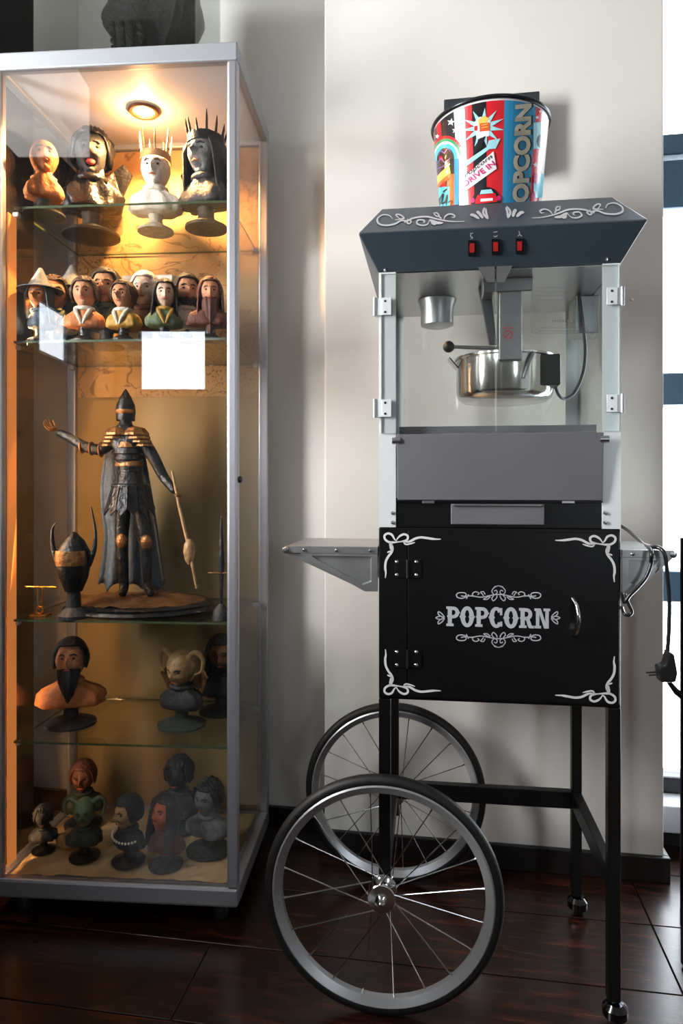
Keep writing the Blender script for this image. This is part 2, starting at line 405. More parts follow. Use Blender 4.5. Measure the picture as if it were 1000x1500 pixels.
obj('back_panel', B(-hw+PT, hw-PT, hd-.010, hd-.006, .085, 1.855), 'tan_back', cab)
obj('backdrop_print', B(-hw+PT+.002, hw-PT-.002, hd-.012, hd-.0105, 1.19, 1.852), 'parchment', cab)
door = obj('glass_door', B(-hw+PT, hw-PT, -hd+.006, -hd+.011, .088, 1.861), 'glass', cab)
for sx in (-1, 1):
    obj('side_glass', B(sx*(hw-.012)-.0025, sx*(hw-.012)+.0025, -hd+PT, hd-PT, .086, 1.861), 'glass', cab)
lock = obj('lock', MB().lathe([(0, 0), (.007, 0), (.007, .006), (.004, .008), (0, .008)], 16, axis='x', c=(hw, -hd+.012, .963)), 'plastic_black', cab, smooth=40)
SHELF = {1: 1.578, 2: 1.276, 3: .649, 4: .375, 0: .0785}
for k in (1, 2, 3, 4):
    z = SHELF[k]; m = MB()
    x0, x1, y0, y1 = -hw+.03, hw-.03, -hd+.04, hd-.016
    vs = [(x, y, q) for q in (z-.005, z) for y in (y0, y1) for x in (x0, x1)]
    m.add(vs, [(0, 2, 3, 1), (4, 5, 7, 6)], 0); m.add(vs, [(0, 1, 5, 4), (2, 6, 7, 3), (0, 4, 6, 2), (1, 3, 7, 5)], 1)
    s = obj('glass_shelf', m, ['shelf_glass', 'glass_edge'], cab)
    for sx in (-1, 1):
        for yy in (y0+.02, y1-.03):
            obj('shelf_clip', B(sx*(hw-.026)-.007, sx*(hw-.026)+.007, yy-.006, yy+.006, z-.016, z-.006), 'alu_white', s, bevel=.001)
# recessed spotlight with its lamp
sp = obj('spotlight', MB().lathe([(.024, 1.866), (.036, 1.866), (.0375, 1.863), (.034, 1.859), (.027, 1.860), (.024, 1.866)], 32), 'ring_brown', cab, smooth=50)
obj('spotlight_lens', MB().lathe([(0, 1.8635), (.024, 1.8645)], 24), 'lens', sp)
L = bpy.data.lights.new('cabinet_spot', 'SPOT'); L.energy = 66; L.color = (1, .5, .18); L.shadow_soft_size = .014; L.spot_size = math.radians(150); L.spot_blend = .55
L2 = bpy.data.lights.new('cabinet_spot_glow', 'POINT'); L2.energy = 2.5; L2.color = (1, .48, .16); L2.shadow_soft_size = .012
L2o = bpy.data.objects.new('cabinet_spot_glow', L2); COL.objects.link(L2o); L2o.location = CAB.world(0, 0, 1.835)
Lo = bpy.data.objects.new('cabinet_spot', L); COL.objects.link(Lo); Lo.location = CAB.world(0, 0, 1.852)
# glow put on the lamp-lit inner face of the front left post, with its lamp
obj('lit_post_face', B(-hw+PT-.0005, -hw+PT+.0025, -hd+PT, -hd+PT+.034, .10, 1.56), 'post_lit_glow', cab)
LS = area_light('added_post_glow_light', CAB.world(-hw+PT+.006, -hd+PT+.017, .83), CAB.world(.2, .06, .80), .014, 1.42, 5.6, (1, .55, .24))
# crumpled parchment on the cabinet floor
g = MB(); nx, ny = 44, 30; vs = []
for j in range(ny+1):
    for i in range(nx+1):
        x = -hw+.03+(2*hw-.06)*i/nx; y = -hd+.03+(2*hd-.06)*j/ny
        n1 = mnoise.noise(Vector((x*14, y*14, 1))); n2 = abs(mnoise.noise(Vector((x*30, y*30, 4))))
        vs.append((x, y, .0005+.007*max(0, n1+.3)+.008*n2))
g.add(vs, [(j*(nx+1)+i, j*(nx+1)+i+1, (j+1)*(nx+1)+i+1, (j+1)*(nx+1)+i) for j in range(ny) for i in range(nx)])
o = obj('parchment_sheet', g, 'paper', None, loc=CAB.world(0, 0, .0785), rz=KZ)
sd = o.modifiers.new('thickness', 'SOLIDIFY'); sd.thickness = .001; sd.offset = 1
tag(o, 'crumpled tan parchment sheet lining the floor of the glass cabinet', 'paper')

# ------------------------------------------------------------------ the cart
CZ = -CART.psi
bw, bd = .2125, .168
ZB, ZT = .5593, .8741
cart = thing('popcorn_cart', 'black metal popcorn cart with spoked wheels and silver POPCORN lettering', 'cart', CART.world(0, 0, 0), CZ)
FY = -bd
obj('cart_box', B(-bw, bw, FY, bd, ZB, ZT), 'black_paint', cart, bevel=.003)
DX0, DX1 = CART.at(597, 900, FY).x, bw-.0035
door = obj('cart_door', B(DX0, DX1, FY-.0045, FY-.0005, ZB+.006, ZT-.006), 'black_paint', cart, bevel=.0015)
fx = MB().box(-bw+.001, DX0-.0012, FY-.0038, FY-.0003, ZB+.006, ZT-.006)
obj('hinge_stile', fx, 'black_paint', cart, bevel=.0012)
DP = FY-.0050
def onface(y):
    return lambda u, v: CART.at(u, v, y)
# hinges with their screws
for v0 in (833, 965):
    a = CART.at(578, v0-14, DP); b = CART.at(617, v0+14, DP)
    hg = obj('door_hinge', B(a.x, b.x, DP-.002, DP+.0006, b.z, a.z), 'black_paint', cart, bevel=.0008)
    obj('hinge_pin', MB().tube([(DX0, DP-.003, b.z), (DX0, DP-.003, a.z)], .0028, 10), 'plastic_black', hg, smooth=40)
    for du in (581, 609.5):
        for dv in (-9.5, 9.5):
            p = CART.at(du, v0+dv, DP-.002)
            obj('screw', MB().lathe([(0, -.0016), (.0022, -.0012), (.0034, 0)], 12, axis='y', c=p), 'chrome', hg, smooth=40)
# pull handle
hp = [CART.at(u, v, DP) for u, v in ((839, 877), (842, 884), (843.5, 895), (844, 905), (843.5, 915), (841.5, 926), (838.5, 931))]
yo = [0, -.012, -.019, -.021, -.019, -.012, 0]
obj('door_handle', MB().tube(smooth_path([(p.x, p.y+d, p.z) for p, d in zip(hp, yo)], 4), .0036, 10), 'chrome', door, smooth=40)
# bow and ribbon ornaments, one in each corner
def zp(zx, zy): return (545+zx/8.333, 770+zy/8.333)
bow = [([(300, 185), (272, 165), (240, 112), (190, 95), (150, 122), (158, 168), (205, 200), (252, 204), (300, 200), (400, 192)], 3.2),
       ([(292, 182), (330, 132), (388, 105), (433, 128), (425, 172), (380, 190), (320, 196)], 3.2),
       ([(372, 198), (440, 198), (480, 182), (530, 156), (600, 143), (690, 155), (760, 164), (838, 165)], 3.4),
       ([(382, 208), (412, 228), (460, 222), (522, 204)], 2.2),
       ([(212, 198), (240, 240), (248, 285), (232, 330), (195, 378), (165, 440), (158, 520), (166, 570), (160, 640)], 3.4),
       ([(236, 312), (212, 316), (182, 328)], 2.4), ([(222, 205), (232, 260), (242, 300)], 5)]
zc = (ZB+ZT)/2
for k, (mx, mz) in enumerate(((1, 1), (-1, 1), (1, -1), (-1, -1))):
    m = MB()
    for path, w in bow:
        def fn(u, v):
            p = CART.at(u, v, FY-.0056); return Vector((p.x*mx, p.y, zc+(p.z-zc)*mz))
        ribbon(m, [zp(*q) for q in path], w, fn)
    obj('bow_ornament', m, 'white_print', cart)
# lettering
def arcband(cx, cy, rx, ry, ix, iy, a0, a1, n=22):
    out = []
    for i in range(n):
        A, Bq = a0+(a1-a0)*i/n, a0+(a1-a0)*(i+1)/n
        A, Bq = math.radians(A), math.radians(Bq)
        out.append([(cx+rx*math.cos(A), cy+ry*math.sin(A)), (cx+rx*math.cos(Bq), cy+ry*math.sin(Bq)),
                    (cx+ix*math.cos(Bq), cy+iy*math.sin(Bq)), (cx+ix*math.cos(A), cy+iy*math.sin(A))])
    return out
def rect(a, b, c, d): return [(a, c), (b, c), (b, d), (a, d)]
def bowlP(): return arcband(.5, .70, .40, .30, .14, .13, -90, 90)+[rect(.36, .5, .83, 1), rect(.36, .5, .40, .57)]
def stemP(): return [rect(.12, .40, 0, 1), rect(.02, .52, 0, .13), rect(.02, .3, .87, 1), [(.05, .5), (.12, .43), (.12, .57)]]
LET = {'P': (.92, stemP()+bowlP()+[[(.90, .63), (.97, .70), (.90, .77)]]),
       'O': (1.0, arcband(.5, .5, .46, .53, .15, .34, 0, 360, 36)+[[(.04, .42), (-.03, .5), (.04, .58)], [(.96, .42), (.96, .58), (1.03, .5)], [(.34, .42), (.34, .58), (.42, .5)], [(.66, .42), (.58, .5), (.66, .58)]]),
       'C': (.96, arcband(.5, .5, .46, .53, .15, .36, 38, 322, 30)+[rect(.74, .9, .62, .98), rect(.74, .9, .05, .3), [(.04, .42), (-.03, .5), (.04, .58)], [(.34, .42), (.34, .58), (.42, .5)]]),
       'R': (1.02, stemP()+bowlP()+[[(.46, .46), (.70, .5), (.86, .13), (1.0, .13), (1.0, 0), (.70, 0), (.60, .1)]]),
       'N': (1.06, [rect(.10, .33, 0, 1), rect(.0, .44, 0, .13), rect(.0, .33, .87, 1), rect(.72, .95, 0, 1), rect(.6, 1.05, .87, 1), [(.2, 1), (.42, 1), (.86, .0), (.64, .0)]])}
def letters(text, x0, x1, z0, z1, y, gap=.02):
    tot = sum(LET[c][0] for c in text)+gap*(len(text)-1); sx = (x1-x0)/tot; m = MB(); x = 0
    for c in text:
        w, polys = LET[c]
        for k, poly in enumerate(polys):
            m.add([(x0+(x+px)*sx, y-.00004*k, z0+pz*(z1-z0)) for px, pz in poly], [tuple(range(len(poly)))])
        x += w+gap
    return m
a = CART.at(653, 917, FY-.0056); b = CART.at(806, 891, FY-.0056)
obj('lettering', letters('POPCORN', a.x, b.x, a.z, b.z-.0008, FY-.0054), 'silver_print', door)
m = MB(); my = CART.at(729, 905, FY-.0056)
def zq(zx, zy): return (620+zx/4.545, 840+zy/4.545)
half = [([(500, 82), (470, 95), (455, 118), (470, 140), (490, 130), (485, 112), (470, 118)], 1.3), ([(500, 82), (530, 90)], 1.6),
        ([(500, 140), (470, 142), (430, 150), (380, 158), (330, 148), (330, 130), (350, 122), (370, 132), (360, 142)], 1.5),
        ([(340, 152), (300, 150), (260, 165), (228, 160), (220, 140), (240, 128), (275, 130), (285, 145), (270, 152), (250, 148)], 1.6),
        ([(400, 150), (390, 135), (380, 125), (400, 122), (410, 140)], 1.4), ([(440, 150), (420, 160), (400, 172), (425, 172), (445, 155)], 1.4),
        ([(470, 145), (455, 165), (465, 182), (485, 165), (490, 148)], 1.4), ([(300, 140), (290, 160), (285, 170)], 1.6)]
def mirror_ornament(mb, paths, cu, flip=None):
    for path, w in paths:
        for s in (0, 1):
            pts = []
            for q in path:
                u, v = zq(*q); pts.append((2*cu-u, v) if s else (u, v))
            if flip: pts = [(u, 2*flip-v) for u, v in pts]
            ribbon(mb, pts, w, onface(FY-.0056), taper=False, k=5)
mirror_ornament(m, half, 730)
obj('scroll_ornament', m, 'silver_print', door); m = MB()
mirror_ornament(m, half, 730, 903.2)
obj('scroll_ornament', m, 'silver_print', door)
for su, cu in ((1, 651), (-1, 807)):
    m = MB()
    for leaf in ([(0, 0), (-6, -2.4), (-13, 0), (-6, 2.4), (0, 0)], [(0, -1), (-4, -6), (-9, -9), (-9, -5), (-2, 0)], [(0, 1), (-4, 6), (-9, 9), (-9, 5), (-2, 0)]):
        ribbon(m, [(cu+su*x, 905+y) for x, y in leaf], 1.5, onface(FY-.0056), taper=False, k=4)
    obj('leaf_ornament', m, 'silver_print', door)

# legs, braces, casters
LT = .0215
for sx in (-1, 1):
    for sy in (-1, 1):
        x = sx*(bw-LT/2); y = sy*(bd-LT/2)
        obj('leg', B(x-LT/2, x+LT/2, y-LT/2, y+LT/2, .042 if sx > 0 else .195, ZB), 'black_paint', cart, bevel=.0015)
obj('brace', B(-bw+LT, bw-LT, bd-LT*.95, bd-LT*.05, .234, .272), 'black_paint', cart, bevel=.0015)
for sx in (-1, 1):
    x = sx*(bw-LT/2)
    obj('brace', B(x-LT*.45, x+LT*.45, -bd+LT, bd-LT, .234, .272), 'black_paint', cart, bevel=.0015)
for sy in (-1, 1):
    x, y = bw-LT/2, sy*(bd-LT/2)
    ct = obj('caster', MB().tube([(x, y, .05), (x, y, .036)], .008, 12), 'chrome', cart, smooth=40)
    obj('caster_wheel', MB().lathe([(0, -.011), (.012, -.011), (.0175, -.006), (.0175, .006), (.012, .011), (0, .011)], 24, axis='x', c=(x+.004, y-.004, .0175)), 'rubber', ct, smooth=35)
    obj('caster_fork', MB().lathe([(.003, .016), (.014, .0145), (.0215, .006), (.0215, -.008), (.0205, -.008), (.019, .006), (.0125, .013), (.003, .0145)], 20, c=(x+.003, y-.003, .024), close=True), 'dark_chrome', ct, smooth=35)
# axle and wheels
WX, WR = -.2046, .2155
WYF, WYR = -.1905, .222
obj('axle', MB().tube([(WX, WYF, WR), (WX, WYR, WR)], .006, 12), 'steel', cart, smooth=40)
spoke_a = spoke_b = None
for wy in (WYF, WYR):
    w = bpy.data.objects.new('wheel', None); COL.objects.link(w); w.parent = cart; w.location = (WX, wy, WR); w.empty_display_size = .05
    obj('tyre', MB().torus(WR-.012, .012, 96, 12, 'y'), 'rubber', w, smooth=60)
    obj('rim', MB().lathe([(WR-.022, -.0115), (WR-.019, -.013), (WR-.0155, -.0105), (WR-.0155, .0105), (WR-.019, .013), (WR-.022, .0115), (WR-.0325, .006), (WR-.0325, -.006)], 96, 'y', close=True), 'rim_alu', w, smooth=35)
    hub = obj('hub', MB().lathe([(0, -.040), (.0045, -.040), (.0045, -.034), (.0075, -.033), (.0075, -.028), (.011, -.026), (.011, -.020), (.024, -.018), (.0255, -.0165), (.024, -.015), (.012, -.011),
                           (.012, .011), (.024, .015), (.0255, .0165), (.024, .018), (.011, .020), (.011, .026), (0, .027)], 28, 'y'), 'chrome', w, smooth=35)
    for k in range(20):
        a = 2*PI*k/20+.12; side = -1 if k % 2 else 1
        if (spoke_a if side < 0 else spoke_b) is None:
            tw = .62*(1 if side < 0 else -1)                       # the spokes leave the hub flange at a slant and cross
            s = obj('spoke', MB().tube([(.0235*math.cos(tw), .0165*side, .0235*math.sin(tw)), (WR-.042, .003*side, 0), (WR-.033, .002*side, 0)], [.0011, .0011, .0020], 6), 'chrome', w, smooth=50)
            s.rotation_euler = (0, -a, 0)
            if side < 0: spoke_a = s
            else: spoke_b = s
        else:
            copy_of(spoke_a if side < 0 else spoke_b, w, rot=(0, -a, 0))
# side shelves with pressed brackets
a = CART.at(415, 800, FY); ZS = .8375
def side_shelf(sgn, L, h):
    e = bpy.data.objects.new('side_shelf', None); COL.objects.link(e); e.parent = cart; e.location = (sgn*bw, 0, 0); e.empty_display_size = .05
    X = lambda x: sgn*x
    t_ = MB().box(min(X(.002), X(L)), max(X(.002), X(L)), FY+.004, FY+.20, ZS-.0035, ZS); obj('shelf_top', t_, 'galvanised', e, bevel=.0015)
    obj('shelf_lip', B(min(X(.002), X(L)), max(X(.002), X(L)), FY+.0005, FY+.004, ZS-.013, ZS), 'galvanised', e, bevel=.0006)
    for yy in (FY+.004, FY+.196):
        out = [(.002, ZS-.004), (L, ZS-.004), (L+.004, ZS-.009), (L, ZS-.015), (.024, ZS-h), (.002, ZS-h)]
        inn = [(.014, ZS-.018), (L*.72, ZS-.018), (L*.66, ZS-.025), (.03, ZS-h+.012), (.014, ZS-h+.018)]
        m = MB(); n = len(out)
        m.prism([(X(x), z) for x, z in out], yy+.003, yy+.004)
        # raised flange around the recessed triangle
        ring = [(X(x), yy, z) for x, z in out]; cx = sum(x for x, _ in inn)/len(inn); czz = sum(z for _, z in inn)/len(inn)
        o2 = [(.002, ZS-.013), (L*.85, ZS-.013), (L*.80, ZS-.022), (.026, ZS-h), (.002, ZS-h)]
        vs = [(X(x), yy-.003, z) for x, z in o2]+[(X(x), yy-.003, z) for x, z in inn]+[(X(x*.95+cx*.05), yy+.003, z*.95+czz*.05) for x, z in inn]+[(X(x), yy+.003, z) for x, z in o2]
        k = 5
        fs = [(i, (i+1) % k, k+(i+1) % k, k+i) for i in range(k)]+[(k+i, k+(i+1) % k, 2*k+(i+1) % k, 2*k+i) for i in range(k)]+[(i, 3*k+i, 3*k+(i+1) % k, (i+1) % k) for i in range(k)]
        m.add(vs, fs)
        obj('shelf_bracket', m, 'galvanised', e, bevel=.0008)
    for x in ((.015, L*.45, L*.8) if L > .12 else (.02, L*.6)):
        obj('bolt', MB().lathe([(0, -.003), (.0025, -.0025), (.0036, 0)], 12, axis='y', c=(X(x), FY, ZS-.007)), 'chrome', e, smooth=40)
    obj('shelf_knob', MB().lathe([(0, -.005), (.004, -.0045), (.0068, -.001), (.0068, .012), (0, .012)], 16, axis='y', c=(X(L), FY, ZS-.007)), 'steel', e, smooth=40)
    return e
side_shelf(-1, .1735, .082)
side_shelf(1, .088, .076)

# ------------------------------------------------------------------ the popcorn machine standing on the cart
pm = thing('popcorn_machine', 'popcorn machine with dark hood, clear doors and hanging steel kettle on the cart', 'popcorn machine', CART.world(0, 0, ZT), CZ)
def zz_(z): return z-ZT
def P(name, mb, m, parent=None, **k):
    mb.v = [(x, y, z-ZT) for x, y, z in mb.v]
    return obj(name, mb, m, parent or pm, **k)
ZHB, ZHM, ZHT = 1.340, 1.400, 1.476
def rectring(x, y0, y1, z): return [(-x, y0, z), (x, y0, z), (x, y1, z), (-x, y1, z)]
m = MB(); vs = rectring(.2125, -.168, .168, ZHB)+rectring(.246, -.208, .205, ZHM)+rectring(.210, -.121, .125, ZHT)
fs = [(k*4+i, k*4+(i+1) % 4, (k+1)*4+(i+1) % 4, (k+1)*4+i) for k in range(2) for i in range(4)]+[(8, 9, 10, 11)]
vs += rectring(.2085, -.164, .164, ZHB)+rectring(.2085, -.164, .164, ZHB+.004)
fs += [(i, 12+i, 12+(i+1) % 4, (i+1) % 4) for i in range(4)]+[(12+i, 16+i, 16+(i+1) % 4, 12+(i+1) % 4) for i in range(4)]+[(19, 18, 17, 16)]
m.add(vs, fs); hood = P('hood', m, 'hood_paint', bevel=.0018)
obj('hood_ceiling', B(-.2075, .2075, -.163, .163, ZHB-ZT-.001, ZHB-ZT+.003), 'steel', pm)
# lower front facet and upper front facet of the hood
lo_p, lo_n = Vector((0, -.168, ZHB)), Vector((0, -(ZHM-ZHB), -.04)).normalized()
up_p, up_n = Vector((0, -.208, ZHM)), Vector((0, -(ZHT-ZHM), .087)).normalized()
def on_lo(u, v, off=.0012): return CART.on(u, v, lo_p, lo_n)+lo_n*off
def on_up(u, v, off=.0012): return CART.on(u, v, up_p, up_n)+up_n*off
def zs(zx, zy): return (520+zx/4.545, 280+zy/4.545)
scroll = [([(250, 190), (225, 165), (180, 163), (148, 190), (158, 221), (205, 232), (265, 222), (305, 200), (345, 202), (380, 186), (430, 176), (485, 175), (545, 190), (600, 201), (660, 207), (728, 205)], 2.4),
          ([(265, 195), (300, 190), (325, 185), (310, 168), (285, 158), (272, 165), (300, 190)], 2), ([(345, 190), (372, 205), (360, 220), (345, 212), (355, 200)], 2.2),
          ([(495, 200), (480, 225), (445, 232), (412, 220), (418, 198), (450, 196), (462, 208), (450, 215)], 2.2),
          ([(520, 150), (545, 150), (558, 168), (540, 170), (522, 152)], 2), ([(555, 170), (575, 188)], 2.2),
          ([(590, 198), (600, 170), (630, 156), (660, 165), (658, 178), (640, 178)], 2.2),
          ([(492, 195), (520, 205), (550, 215), (585, 215)], 4), ([(505, 205), (520, 222), (540, 222)], 3), ([(330, 205), (335, 215)], 2)]
m = MB(); cu = None
def up_m(mx):
    def fn(u, v):
        p = on_up(u, v); return Vector((p.x*mx, p.y, p.z-ZT))
    return fn
for mx in (1, -1):
    for path, w in scroll: ribbon(m, [zs(*q) for q in path], w, up_m(mx))
    for leaf in ([(765, 162), (790, 165), (825, 188)], [(808, 138), (828, 155), (850, 185)], [(862, 112), (852, 150), (882, 190)], [(870, 118), (872, 150), (885, 190)]):
        ribbon(m, [zs(*q) for q in leaf], 4.2 if leaf[0][0] < 860 else 3, up_m(mx))
obj('hood_scroll', m, 'silver_print', hood)
for u, v in ((691, 363), (725.5, 361), (760.5, 360)):
    a = on_lo(u-5.2, v+12, 0); b = on_lo(u+5.2, v-11, 0)
    def lf(u_, v_, off): 
        q = on_lo(u_, v_, off); return (q.x, q.y, q.z-ZT)
    m = MB(); cs = [(u-5.5, v+12), (u+5.5, v+12), (u+5.5, v-11), (u-5.5, v-11)]
    m.add([lf(x, y, .0) for x, y in cs]+[lf(x, y, .0025) for x, y in cs], [(4, 5, 6, 7)]+[(i, (i+1) % 4, 4+(i+1) % 4, 4+i) for i in range(4)])
    s = obj('switch', m, 'plastic_black', hood)
    m = MB(); cs = [(u-3.4, v+6), (u+3.4, v+6), (u+3.6, v-7), (u-3.6, v-7)]
    m.add([lf(x, y, .002) for x, y in cs]+[lf(x, y, .005 if k < 2 else .0035) for k, (x, y) in enumerate(cs)], [(4, 5, 6, 7)]+[(i, (i+1) % 4, 4+(i+1) % 4, 4+i) for i in range(4)])
    obj('rocker', m, 'red_switch', s)
    m = MB()                                                     # the small symbol above each switch
    lfm = lambda u_, v_: Vector(lf(u_, v_, .0012))
    if u < 700: ribbon(m, [(u-1, v-22), (u-2, v-17), (u+1, v-15), (u-2, v-13)], 1.3, lfm); ribbon(m, [(u-3, v-21), (u+2, v-22)], 1.2, lfm)
    elif u < 740: ribbon(m, [(u-3, v-21), (u+3, v-22)], 1.3, lfm); ribbon(m, [(u-3, v-16), (u, v-14.5), (u+3, v-16.5)], 1.3, lfm)
    else: ribbon(m, [(u-1, v-22), (u, v-17), (u-3, v-14)], 1.3, lfm); ribbon(m, [(u, v-17), (u+4, v-14)], 1.3, lfm)
    obj('switch_symbol', m, 'silver_print', hood)
for u, v in ((563.5, 395), (888.5, 379)):
    p = on_lo(u, v, 0); obj('hood_screw', MB().lathe([(0, -.002), (.0022, -.0016), (.0034, .001)], 12, axis='y', c=(p.x, p.y, p.z-ZT)), 'chrome', hood, smooth=40)
# corner posts
PX = .031
for sx in (-1, 1):
    for sy in (-1, 1):
        x0, x1 = (-bw, -bw+PX) if sx < 0 else (bw-PX, bw)
        y0, y1 = (-bd, -bd+.0025) if sy < 0 else (bd-.0025, bd)
        m = MB().box(x0, x1, y0, y1, ZT, ZHB+.002)
        xs = (-bw, -bw+.0025) if sx < 0 else (bw-.0025, bw)
        ys = (-bd+.0025, -bd+.018) if sy < 0 else (bd-.018, bd-.0025)
        m.box(xs[0], xs[1], ys[0], ys[1], ZT, ZHB+.002)
        po = P('corner_post', m, 'post_white')
        if sy < 0:
            for v in (751.5, 765.5):
                p = CART.at(575 if sx < 0 else 886, v, -bd)
                obj('bolt', MB().lathe([(0, -.0035), (.003, -.003), (.0036, 0)], 12, axis='y', c=(p.x, p.y, p.z-ZT)), 'steel', po, smooth=40)
# side and back panes, front doors
for sx in (-1, 1):
    P('side_pane', B(sx*(bw-.006)-.0015, sx*(bw-.006)+.0015, -bd+.004, bd-.004, ZT+.05, ZHB), 'acrylic')
P('back_pane', B(-bw+.008, bw-.008, bd-.008, bd-.005, ZT+.09, ZHB), 'acrylic')
ZD = 1.0461
for sx in (-1, 1):
    x0, x1 = (-bw+.004, -.0033) if sx < 0 else (-.0012, bw-.004)
    m = B(x0, x1, -bd-.0035, -bd-.0005, ZD, ZHB-.003); m.m = [1, 1, 0, 0, 1, 1]
    dr = P('glass_door', m, ['acrylic', 'acrylic_edge'])
    for v0 in ((449, 598) if sx < 0 else (434, 591)):
        a = CART.at(559 if sx < 0 else 888, v0+13, -bd-.0036); b = CART.at(573 if sx < 0 else 904, v0-13, -bd-.0036)
        h = P('hinge', B(a.x, b.x, -bd-.006, -bd-.0036, a.z, b.z), 'post_white', dr, bevel=.0006)
        xo = CART.at(549 if sx < 0 else 911, v0, -bd).x
        xi = a.x if sx < 0 else b.x
        P('hinge_leaf', B(min(xo, xi), max(xo, xi), -bd-.004, -bd+.010, a.z, b.z), 'post_white', dr, bevel=.0006)
        P('hinge_barrel', MB().tube([(xo, -bd-.003, a.z-.001), (xo, -bd-.003, b.z+.001)], .0035, 12), 'alu', dr, smooth=40)
        for dv in (-8, 8):
            p = CART.at(564 if sx < 0 else 896, v0+dv, -bd-.006)
            P('screw', MB().lathe([(0, -.001), (.002, -.0008), (.0024, .0004)], 10, axis='y', c=p), 'plastic_black', dr, smooth=40)
    q = [CART.at(u, v, -bd-.0045) for u, v in (((700, 392), (724, 391), (724, 414), (714, 414)) if sx < 0 else ((727, 391), (750, 390), (738, 414), (727, 414)))]
    P('door_catch', MB().prism([(p.x, p.z) for p in q], -bd-.008, -bd-.0036), 'steel', dr)
# lower front: tilted grey flap, dark kick plate and the crumb drawer
a = CART.at(582, 640, -bd); b = CART.at(881, 733, -bd)
m = MB().box(a.x, b.x, -.0025, 0, 0, a.z-b.z+.004)
rot = Matrix.Translation((0, -bd-.004, b.z)) @ Matrix.Rotation(math.radians(4), 4, 'X')
m.v = [tuple(rot @ Vector(p)) for p in m.v]; fl = P('flap', m, 'grey_panel', bevel=.001)
P('flap_edge', B(a.x+.002, b.x-.002, -bd+.03, -bd+.033, a.z-.03, a.z+.021), 'grey_panel', fl)
for sx, x in ((-1, a.x), (1, b.x)):
    P('flap_rod', MB().tube([(x-sx*.006, -bd-.012, a.z-.008), (x+sx*.009, -bd-.012, a.z-.008)], .0062, 12), 'steel', fl, smooth=40)
P('kick_plate', B(-bw+.0315, bw-.0315, -bd+.002, -bd+.006, ZT, b.z+.004), 'black_paint', bevel=.001)
P('kick_plate_top', B(-bw+.0315, bw-.0315, -bd-.004, -bd+.006, b.z-.004, b.z-.001), 'black_paint', bevel=.0005)
for u in (627, 832):
    c = CART.at(u, 736, -bd-.004)
    P('flap_hinge', B(c.x-.011, c.x+.011, -bd-.006, -bd-.003, c.z-.002, c.z+.003), 'steel', fl, bevel=.0008)
a = CART.at(660, 738, -bd); b = CART.at(797, 769, -bd)
dw = P('crumb_drawer', B(a.x, b.x, -bd-.004, -bd+.10, b.z, a.z), 'grey_panel', bevel=.0015)
P('drawer_pull', B(a.x+.004, b.x-.004, -bd-.008, -bd-.004, a.z-.004, a.z-.0005), 'steel', dw, bevel=.001)
P('deck', B(-bw+.009, bw-.009, -bd+.008, bd-.009, ZT+.05, ZT+.054), 'steel')
# kettle
kc = (CART.at(738, 540, 0).x, 0.0)
KR, kz0, kz1 = .096, 1.122, 1.208
kt = bpy.data.objects.new('kettle', None); COL.objects.link(kt); kt.parent = pm; kt.location = (kc[0], kc[1], kz0-ZT); kt.empty_display_size = .04
hh = kz1-kz0
obj('pot', MB().lathe([(0, -.006), (.05, -.006), (.084, -.002), (.093, .006), (KR, .014), (KR, hh-.006), (KR+.003, hh-.004), (KR+.003, hh), (KR-.002, hh)], 56), 'kettle_steel', kt, smooth=35)
ld = obj('lid', MB().lathe([(0, hh+.009), (.05, hh+.007), (.088, hh+.002), (KR-.003, hh-.001)], 48), 'kettle_steel', kt, smooth=40)
obj('spout_lip', MB().lathe([(KR, hh-.022), (KR+.014, hh-.006), (KR+.018, hh), (KR+.016, hh), (KR, hh-.018)], 10, a0=PI-.35, a1=PI+.25), 'kettle_steel', kt, smooth=40)
kb = CART.at(657, 508, -.07)
obj('dump_handle', MB().tube([(.02, -.066, hh+.006), (kb.x-kc[0], -.07, kb.z-kz0)], .0035, 10), 'steel', kt, smooth=40)
obj('handle_knob', MB().ball((kb.x-kc[0], -.07, kb.z-kz0), .0115), 'plastic_black', kt, smooth=60)
obj('heater_box', B(KR*.55, KR*1.02, -.075, -.02, .02, .080), 'plastic_black', kt, bevel=.003)
obj('pivot_arm', MB().tube([(.045, -.092, hh-.006), (.036, -.096, hh-.025), (.026, -.098, hh-.055)], [.004, .0035, .003], 8), 'steel', kt, smooth=40)
# hanger column, slanted bracket, lamp housing
hx0, hx1 = CART.at(725, 450, -.03).x, CART.at(757, 450, -.03).x
hz = CART.at(740, 528, -.105).z
hc = P('hanger_column', B(hx0, hx1, -.108, -.07, hz, ZHB-.001), 'steel', bevel=.002)
ring = MB(); 
def st(u, v): 
    p = CART.at(u, v, -.1085); return Vector((p.x, p.y, p.z-ZT))
ribbon(ring, [(744+6*math.cos(k*PI/6), 490+6*math.sin(k*PI/6)) for k in range(13)], 1.3, st, taper=False, k=3)
ribbon(ring, [(740, 494), (748, 486)], 1.2, st, taper=False); ribbon(ring, [(737, 481), (744, 480), (751, 480)], 1.2, st, taper=False)
obj('warning_mark', ring, 'red_switch', hc)
P('hanger_collar', B(hx0-.03, hx1+.02, -.112, -.06, 1.313, ZHB-.001), 'steel', bevel=.002)
q = [CART.at(u, v, -.05) for u, v in ((697, 405), (716, 405), (727, 505), (716, 505))]
P('hanger_bracket', MB().prism([(p.x, p.z) for p in q], -.058, -.045), 'grey_panel', bevel=.001)
lc = CART.at(640, 460, .03)
lh = P('lamp_housing', MB().lathe([(0, 1.283), (.026, 1.283), (.034, 1.286), (.034, 1.32), (.040, ZHB-.002), (0, ZHB-.002)], 28, c=(lc.x, .03, 0)), 'galvanised', smooth=40)
